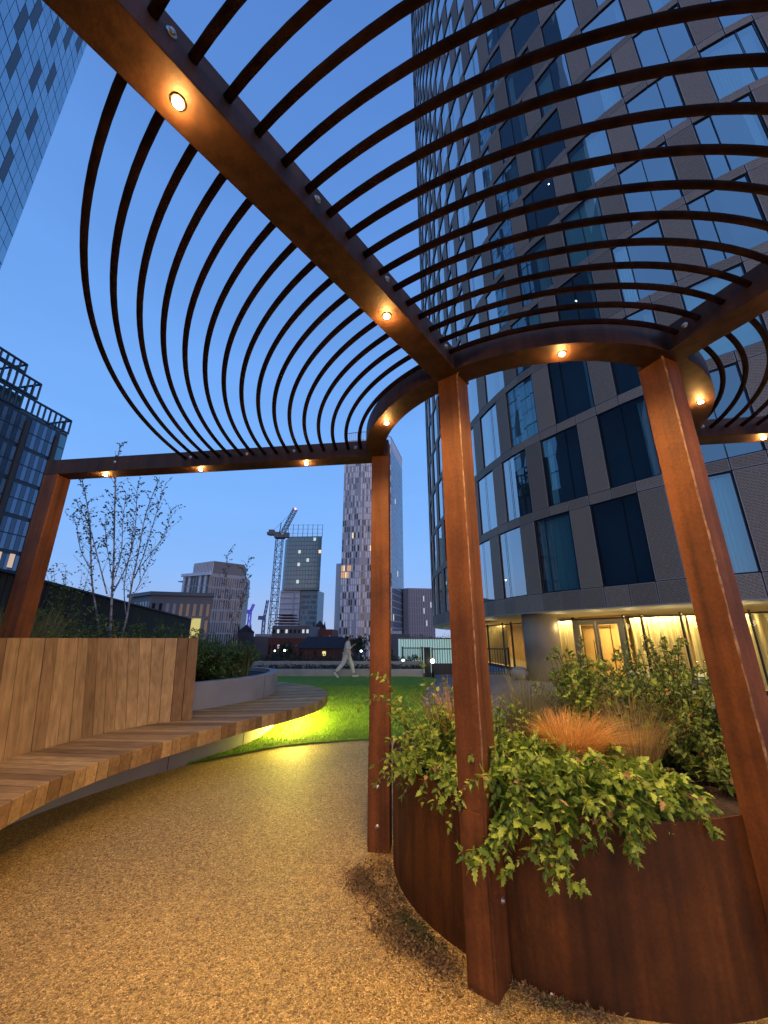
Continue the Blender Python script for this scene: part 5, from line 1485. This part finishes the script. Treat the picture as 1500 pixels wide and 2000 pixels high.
leafy('trailing_plant', 'bushy plant with toothed leaves spilling over the planter rim just right of the nearest post', 'plant', (.98, 2.7, Z0), st, .062, .036, M_leafA, M_stem, 2, GP, gap=.023, start=.12, tipshrink=.6)
# upright leafy plant just right of the nearest post
st = bush_stems((.78, 2.88, Z0), 34, .50, .26, rr, (-.06, 0), .05, .4)
leafy('leafy_plant', 'upright green plant rising just right of the nearest post', 'plant', (.78, 2.85, Z0), st, .050, .032, M_leafA, M_stem, 3, GP, gap=.032)
st = bush_stems((1.52, 3.36, Z0), 84, .72, .32, rr, (0, 0), .05, .4)
leafy('leafy_plant', 'bushy green plant in the middle of the planter behind the orange grass', 'plant', (1.56, 3.32, Z0), st, .054, .036, M_leafA, M_stem, 4, GP, gap=.03)
st = bush_stems((1.68, 3.60, Z0), 40, .80, .30, rr, (0, 0), .03, .45)
leafy('leafy_plant', 'taller dark green plant at the back of the planter in front of the lobby door', 'plant', (1.72, 3.65, Z0), st, .062, .032, M_leafB, M_stemd, 5, GP, gap=.03)
st = bush_stems((2.10, 3.18, Z0), 140, .78, .48, rr, (0, 0), .06, .4)
leafy('leafy_shrub', 'big dark bushy shrub on the right of the planter, tallest of the planting', 'shrub', (2.08, 3.18, Z0), st, .058, .030, M_leafB, M_stemd, 6, GP, gap=.024, start=.08)
st = bush_stems((2.02, 2.70, Z0), 45, .36, .34, rr, (0, 0), .05, .4)
leafy('leafy_shrub', 'small dark shrub at the foot of the big one, near the planter rim', 'shrub', (2.02, 2.70, Z0), st, .048, .026, M_leafB, M_stemd, 16, GP, gap=.026, start=.15)
st = bush_stems((2.28, 3.0, Z0), 44, .50, .34, rr, (0, 0), .05, .4)
leafy('leafy_shrub', 'dark shrub half hidden behind the right hand post', 'shrub', (2.35, 3.45, Z0), st, .050, .027, M_leafB, M_stemd, 17, GP, gap=.026)
GG = 'feathery grass tufts in the steel planter'
grass('grass_tuft', 'straw-coloured grass tuft left of the nearest post', (.52, 3.20, Z0), 700, .60, M_stipa_lamplit, 1, .07, .55, .0018, GG, (.1, -.05))
grass('grass_tuft', 'pale feathery green grass tuft right of the nearest post', (1.10, 3.30, Z0), 1100, .66, M_stipag, 2, .09, .55, .0020, GG, (.12, 0))
grass('grass_tuft', 'matted straw grass clump coloured orange like lamplight in the middle front of the planter', (1.09, 2.62, Z0 + .20), 1600, .40, M_stipa_lamplit, 3, .13, .80, .0018, GG, (.15, -.35), up=.7)
grass('grass_tuft', 'blond feathery grass tuft between the middle plant and the big shrub', (1.66, 2.96, Z0), 700, .56, M_stipa, 4, .10, .55, .0018, GG, (.12, -.1))
grass('grass_tuft', 'small blond grass tuft in front of the lobby door', (1.45, 3.85, Z0), 350, .60, M_stipa, 5, .07, .45, .0014, GG)

# ---- raised bed planting on the left
SB = 0.79
def px_at(px, y, z=SB): 
    p = aty(px, 1247, y); return Vector((p.x, y, z))
M_birch = mat('birch_bark', (0.46, 0.42, 0.40), 0.7, noise=(9, (0.10, 0.08, 0.075), 0.12))
M_bleaf = mat('birch_leaf', (0.04, 0.05, 0.02), 0.6, tone=((0.022, 0.026, 0.016), (0.075, 0.085, 0.035)), trans=.15)
def birch(label, stems, y0, seed, r0=.016, nl=42, twl=.30, twg=.085, lsz=.044, group=None):
    rr = random.Random(seed); tm = MB(); lm = MB(); bm_ = MB()
    base = None
    for si, (pts, yy, rad) in enumerate(stems):
        P = []
        for k, (px, py) in enumerate(pts):
            q = aty(px, py, yy + .05 * math.sin(k * 2 + si)); P.append(q)
        if base is None: base = Vector((P[0].x, P[0].y, SB))
        pts3 = spline(P, 8); n = len(pts3)
        tm.tube(pts3, [rad * (1.1 - .85 * i / n) for i in range(n)], 7)
        Ls = [0]
        for a, b in zip(pts3, pts3[1:]): Ls.append(Ls[-1] + (b - a).length)
        T = Ls[-1]; s = T * .22
        while s < T:
            i = max(k for k in range(n - 1) if Ls[k] <= s); p = pts3[i]; ax = (pts3[i + 1] - pts3[i]).normalized()
            a = rr.uniform(0, 6.28); o = Vector((math.cos(a), math.sin(a) * .7, 0)); l = twl * (1.25 - .6 * s / T) * rr.uniform(.5, 1.4)
            tw = [p, p + (o * .35 + ax * .75) * l * .5, p + (o * .6 + ax * .9) * l, p + (o * .75 + Vector((0, 0, .8))) * l * 1.25]
            tp = spline(tw, 4); bm_.tube(tp, [.0035 * (1.1 - .8 * j / len(tp)) for j in range(len(tp))], 4, cap=False)
            dens = .25 + .75 * min(1, max(0, (s / T - .25) / .35))
            for j in range(2, len(tp)):
                for _ in range(2):
                    if rr.random() < .40 * dens:
                        leaf(lm, tp[j], Vector((rr.gauss(0, 1), rr.gauss(0, 1), rr.gauss(-.4, .8))), Vector((rr.gauss(0, 1), rr.gauss(0, 1), rr.gauss(0, 1))), lsz * rr.uniform(.6, 1.2), lsz * .75, rr, False, .2)
            s += twg * rr.uniform(.5, 1.5)
    t = thing('birch_tree', label, 'tree', base, group)
    tm.build('trunk', M_birch, t); bm_.build('branches', M_stemd, t); lm.build('crown', M_bleaf, t)
    return t
GB = 'young multi-stem birches in the raised bed'
birch('young birch with many thin white stems and sparse leaves beside the far left post', [
    ([(200, 1262), (192, 1220), (179, 1128), (176, 1032), (167, 968), (160, 935)], 7.4, .020),
    ([(209, 1160), (188, 1079), (172, 1020), (150, 985)], 7.4, .012), ([(176, 1110), (158, 1075), (150, 1030), (143, 1005)], 7.3, .008),
    ([(214, 1262), (217, 1190), (222, 1096), (224, 989), (228, 904), (236, 868)], 7.6, .022),
    ([(216, 1150), (236, 1085), (240, 1020), (246, 960)], 7.5, .011), ([(220, 1140), (207, 1050), (208, 1010)], 7.6, .007),
    ([(222, 1155), (248, 1102), (263, 1043), (268, 957), (272, 940)], 7.7, .012),
    ([(232, 1262), (248, 1203), (258, 1139), (271, 1075), (286, 1000), (312, 932)], 7.9, .019),
    ([(262, 1130), (282, 1080), (300, 1020), (318, 960), (326, 940)], 7.9, .010), ([(268, 1115), (300, 1075), (327, 1032), (333, 990)], 7.8, .008),
    ([(246, 1200), (243, 1140), (258, 1060), (262, 1000)], 8.0, .010), ([(250, 1180), (272, 1140), (290, 1100), (297, 1070)], 7.8, .007)], 7.5, 5, group=GB)
birch('small faint birch with wispy leaves in front of the striped block', [
    ([(462, 1262), (466, 1200), (478, 1140), (486, 1085)], 12.5, .012), ([(455, 1262), (450, 1190), (440, 1130), (447, 1075)], 12.2, .011), ([(460, 1210), (475, 1170), (488, 1120)], 12.6, .008)], 12.3, 9, twl=.34, twg=.10, lsz=.05, group=GB)
rr = random.Random(99)
# tiered dark shrub beside the far left post
st = []
for k in range(26):
    b = px_at(112 + rr.uniform(-6, 30), 5.9, SB); e = aty(rr.uniform(84, 190), rr.uniform(1100, 1190), 5.9 + rr.uniform(-.4, .4))
    st.append([b, b.lerp(e, .5) + Vector((0, 0, .18)), e, e + Vector((.12 if e.x > b.x else -.12, rr.uniform(-.08, .08), .02))])
leafy('tiered_shrub', 'dark small-leaved shrub with flat tiers of leaves right beside the far left post', 'shrub', px_at(120, 5.9), st, .055, .032, M_leafC, M_stemd, 31, None, serr=False, gap=.06, start=.5)
# low foliage along the back of the bench
GL = 'low planting behind the bench backrest'
for i, (px, y, h, lab) in enumerate(((60, 4.9, .98, 'low dark foliage behind the bench under the far left post'), (130, 5.6, 1.02, 'low bushy foliage behind the bench left of the birch'), (195, 6.2, 1.06, 'low foliage at the foot of the birch stems'), (262, 7.2, 1.02, 'low foliage just right of the birch stems'), (318, 7.6, .98, 'low foliage in front of the dark screen wall end'), (352, 8.2, .90, 'low foliage at the right end of the backrest'))):
    c = px_at(px, y); st = bush_stems(c, 70, h, .6, rr, (0, 0), .08, .4)
    leafy('low_shrub', lab, 'shrub', c, st, .065, .032, M_leafC, M_stemd, 40 + i, GL, serr=False, gap=.040)
for i, (px, y, n, l, m_, lab) in enumerate(((20, 4.4, 650, 1.15, M_grassg, 'green arching grass tuft at the left edge behind the bench'), (-30, 4.2, 380, 1.1, M_grassg, 'green grass tuft half out of view at the left edge'), (75, 4.9, 600, 1.15, M_stipag, 'pale spiky grass tuft at the foot of the far left post'), (205, 6.6, 160, .8, M_stipag, 'thin pale grass beneath the birch'), (300, 7.4, 160, .9, M_grassg, 'tall thin grass right of the birch'))):
    grass('grass_tuft', lab, px_at(px, y), n, l, m_, 60 + i, .10, .55, .0035, 'grass tufts in the raised bed')
# dense shrubs behind the kerb
GS = 'dense dark shrubs behind the concrete kerb'
for i, (x, y, h, sp_, n, lab) in enumerate(((-3.30, 6.75, .74, .50, 120, 'dense dark shrub next to the end of the backrest'), (-3.02, 7.35, .76, .50, 120, 'dense dark shrub in the middle behind the concrete kerb'), (-2.80, 8.0, .66, .42, 110, 'dense dark shrub nearest the right end of the kerb'), (-3.5, 7.9, .74, .5, 80, 'dark shrub at the back of the kerbed bed'), (-2.70, 7.2, .34, .3, 40, 'small low plant close to the kerb'))):
    st = bush_stems((x, y, SB), n, h, sp_, rr, (0, 0), .04)
    leafy('dense_shrub', lab, 'shrub', (x, y, SB), st, .075, .030, M_leafC, M_stemd, 80 + i, GS, serr=False, gap=.034)
for i, (x, y) in enumerate(((-2.75, 8.3), (-2.62, 7.9), (-3.0, 8.6))):
    grass('grass_tuft', ('upright reedy grass at the right end of the shrubs', 'short reedy grass near the kerb bend', 'tall reedy grass at the far end of the shrubs')[i], (x, y, SB), 120, .62, M_grassg, 90 + i, .10, .22, .005, 'reedy grass in the kerbed bed')
# sprig of yellow leaves beneath the birch
c = aty(226, 1232, 5.2); st = [[Vector((c.x, c.y, SB)), Vector((c.x + rr.uniform(-.05, .05), c.y, 1.3)), Vector((c.x + rr.uniform(-.12, .12), c.y, rr.uniform(1.5, 1.85)))] for _ in range(5)]
leafy('yellow_sprig', 'small sprig of yellow leaves beneath the birch stems', 'plant', (c.x, c.y, SB), st, .035, .022, mat('yellow_leaf', (0.45, 0.34, 0.07), .6, trans=.2), M_stemd, 120, None, serr=False, gap=.07, start=.45)

# ================================================================== litter of soil and weeds at the planter foot
rr = random.Random(55)
M_crumb = mat('soil_crumb', (0.05, 0.03, 0.015), 0.95, tone=((0.05, 0.030, 0.012), (0.30, 0.19, 0.08)))
mb = MB(); blobs = []
def patch(px0, py0, px1, py1, n, spread, hmax, m, size=(.003, .011)):
    a = atz(px0, py0, 0); b = atz(px1, py1, 0)
    for _ in range(n):
        t_ = rr.random(); p = a.lerp(b, t_) + Vector((rr.gauss(0, spread), rr.gauss(0, spread), 0))
        if (p - PCC).length < PR + .012 and p.z < 1: continue
        s = rr.uniform(*size); z = .004 + rr.random() ** 2 * hmax
        v = [Vector((rr.gauss(0, 1), rr.gauss(0, 1), rr.gauss(0, 1))).normalized() * s for _ in range(4)]
        m.add([p + q + Vector((0, 0, z + s * .5)) for q in v], [(0, 1, 2), (0, 3, 1), (1, 3, 2), (2, 3, 0)], 0, rr.random())
patch(735, 1690, 690, 1745, 650, .045, .020, mb); patch(700, 1720, 760, 1780, 520, .045, .02, mb)
patch(730, 1800, 790, 1850, 520, .045, .022, mb); patch(790, 1840, 880, 1900, 1000, .05, .025, mb); patch(1020, 1925, 1160, 1975, 1100, .035, .02, mb); patch(760, 1700, 800, 1800, 500, .04, .012, mb)
patch(680, 1690, 900, 1930, 900, .09, .004, mb, (.002, .006))
mb.build('soil_litter', M_crumb, kind='stuff')
def weeds(n, areas, m_, nm, L_=(.015, .05)):
    mb = MB()
    for (px0, py0, px1, py1, sp_, k) in areas:
        a = atz(px0, py0, 0); b = atz(px1, py1, 0)
        for _ in range(k):
            p = a.lerp(b, rr.random()) + Vector((rr.gauss(0, sp_), rr.gauss(0, sp_), .005))
            if (p - PCC).length < PR + .01: continue
            l = rr.uniform(*L_); d = Vector((rr.gauss(0, 1), rr.gauss(0, 1), abs(rr.gauss(.3, .6)))).normalized() * l; s = d.cross(Vector((0, 0, 1))); 
            if s.length < 1e-4: continue
            s = s.normalized() * .0012; q = p + d + Vector((0, 0, -.2 * l))
            mb.add([p - s, p + s, p + d * .6 + s * .8, q, p + d * .6 - s * .8], [(0, 1, 2, 3, 4)], 0, rr.random())
    return mb.build(nm, m_, kind='stuff')
weeds(0, [(780, 1790, 850, 1860, .03, 900), (700, 1710, 740, 1760, .03, 120), (1040, 1930, 1120, 1965, .03, 250)], mat('moss_weed', (.05, .08, .02), .7, tone=((.03, .05, .012), (.12, .15, .04))), 'weeds')
weeds(0, [(690, 1700, 900, 1920, .05, 1500), (1010, 1920, 1200, 1985, .04, 900), (745, 1665, 770, 1720, .02, 200)], mat('dry_straw', (.3, .2, .1), .8, tone=((.16, .09, .04), (.46, .31, .15))), 'dry_straw')
M_fallen = mat('fallen_leaf', (.2, .12, .04), .8, tone=((.10, .05, .02), (.34, .22, .07)))
for px, py in ((705, 1560), (640, 1620), (690, 1850), (560, 1900), (820, 1960), (600, 1480), (450, 1620), (715, 1500), (640, 1745), (380, 1800), (700, 1920)):
    c = atz(px, py, 0); mb = MB(); leaf(mb, Vector((c.x, c.y, .010)), Vector((rr.gauss(0, 1), rr.gauss(0, 1), .05)), Vector((rr.gauss(0, .2), rr.gauss(0, .2), 1)), rr.uniform(.018, .032), .018, rr, False, -.1)
    tag(mb.build('fallen_leaf', M_fallen), 'small dry leaf lying on the gravel path', 'leaf', 'dry leaves scattered on the gravel')
c = atz(1080, 1948, 0); mb = MB(); mb.add([c + Vector((-.012, -.005, .012)), c + Vector((.012, -.006, .010)), c + Vector((.010, .006, .014)), c + Vector((-.010, .007, .012)), c + Vector((0, 0, .02)), c + Vector((0, 0, .004))], [(0, 1, 4), (1, 2, 4), (2, 3, 4), (3, 0, 4), (1, 0, 5), (2, 1, 5), (3, 2, 5), (0, 3, 5)])
simple('pebble', mb, mat('white_pebble', (.7, .66, .6), .6), 'tiny white pebble on the dirt below the planter', 'pebble')
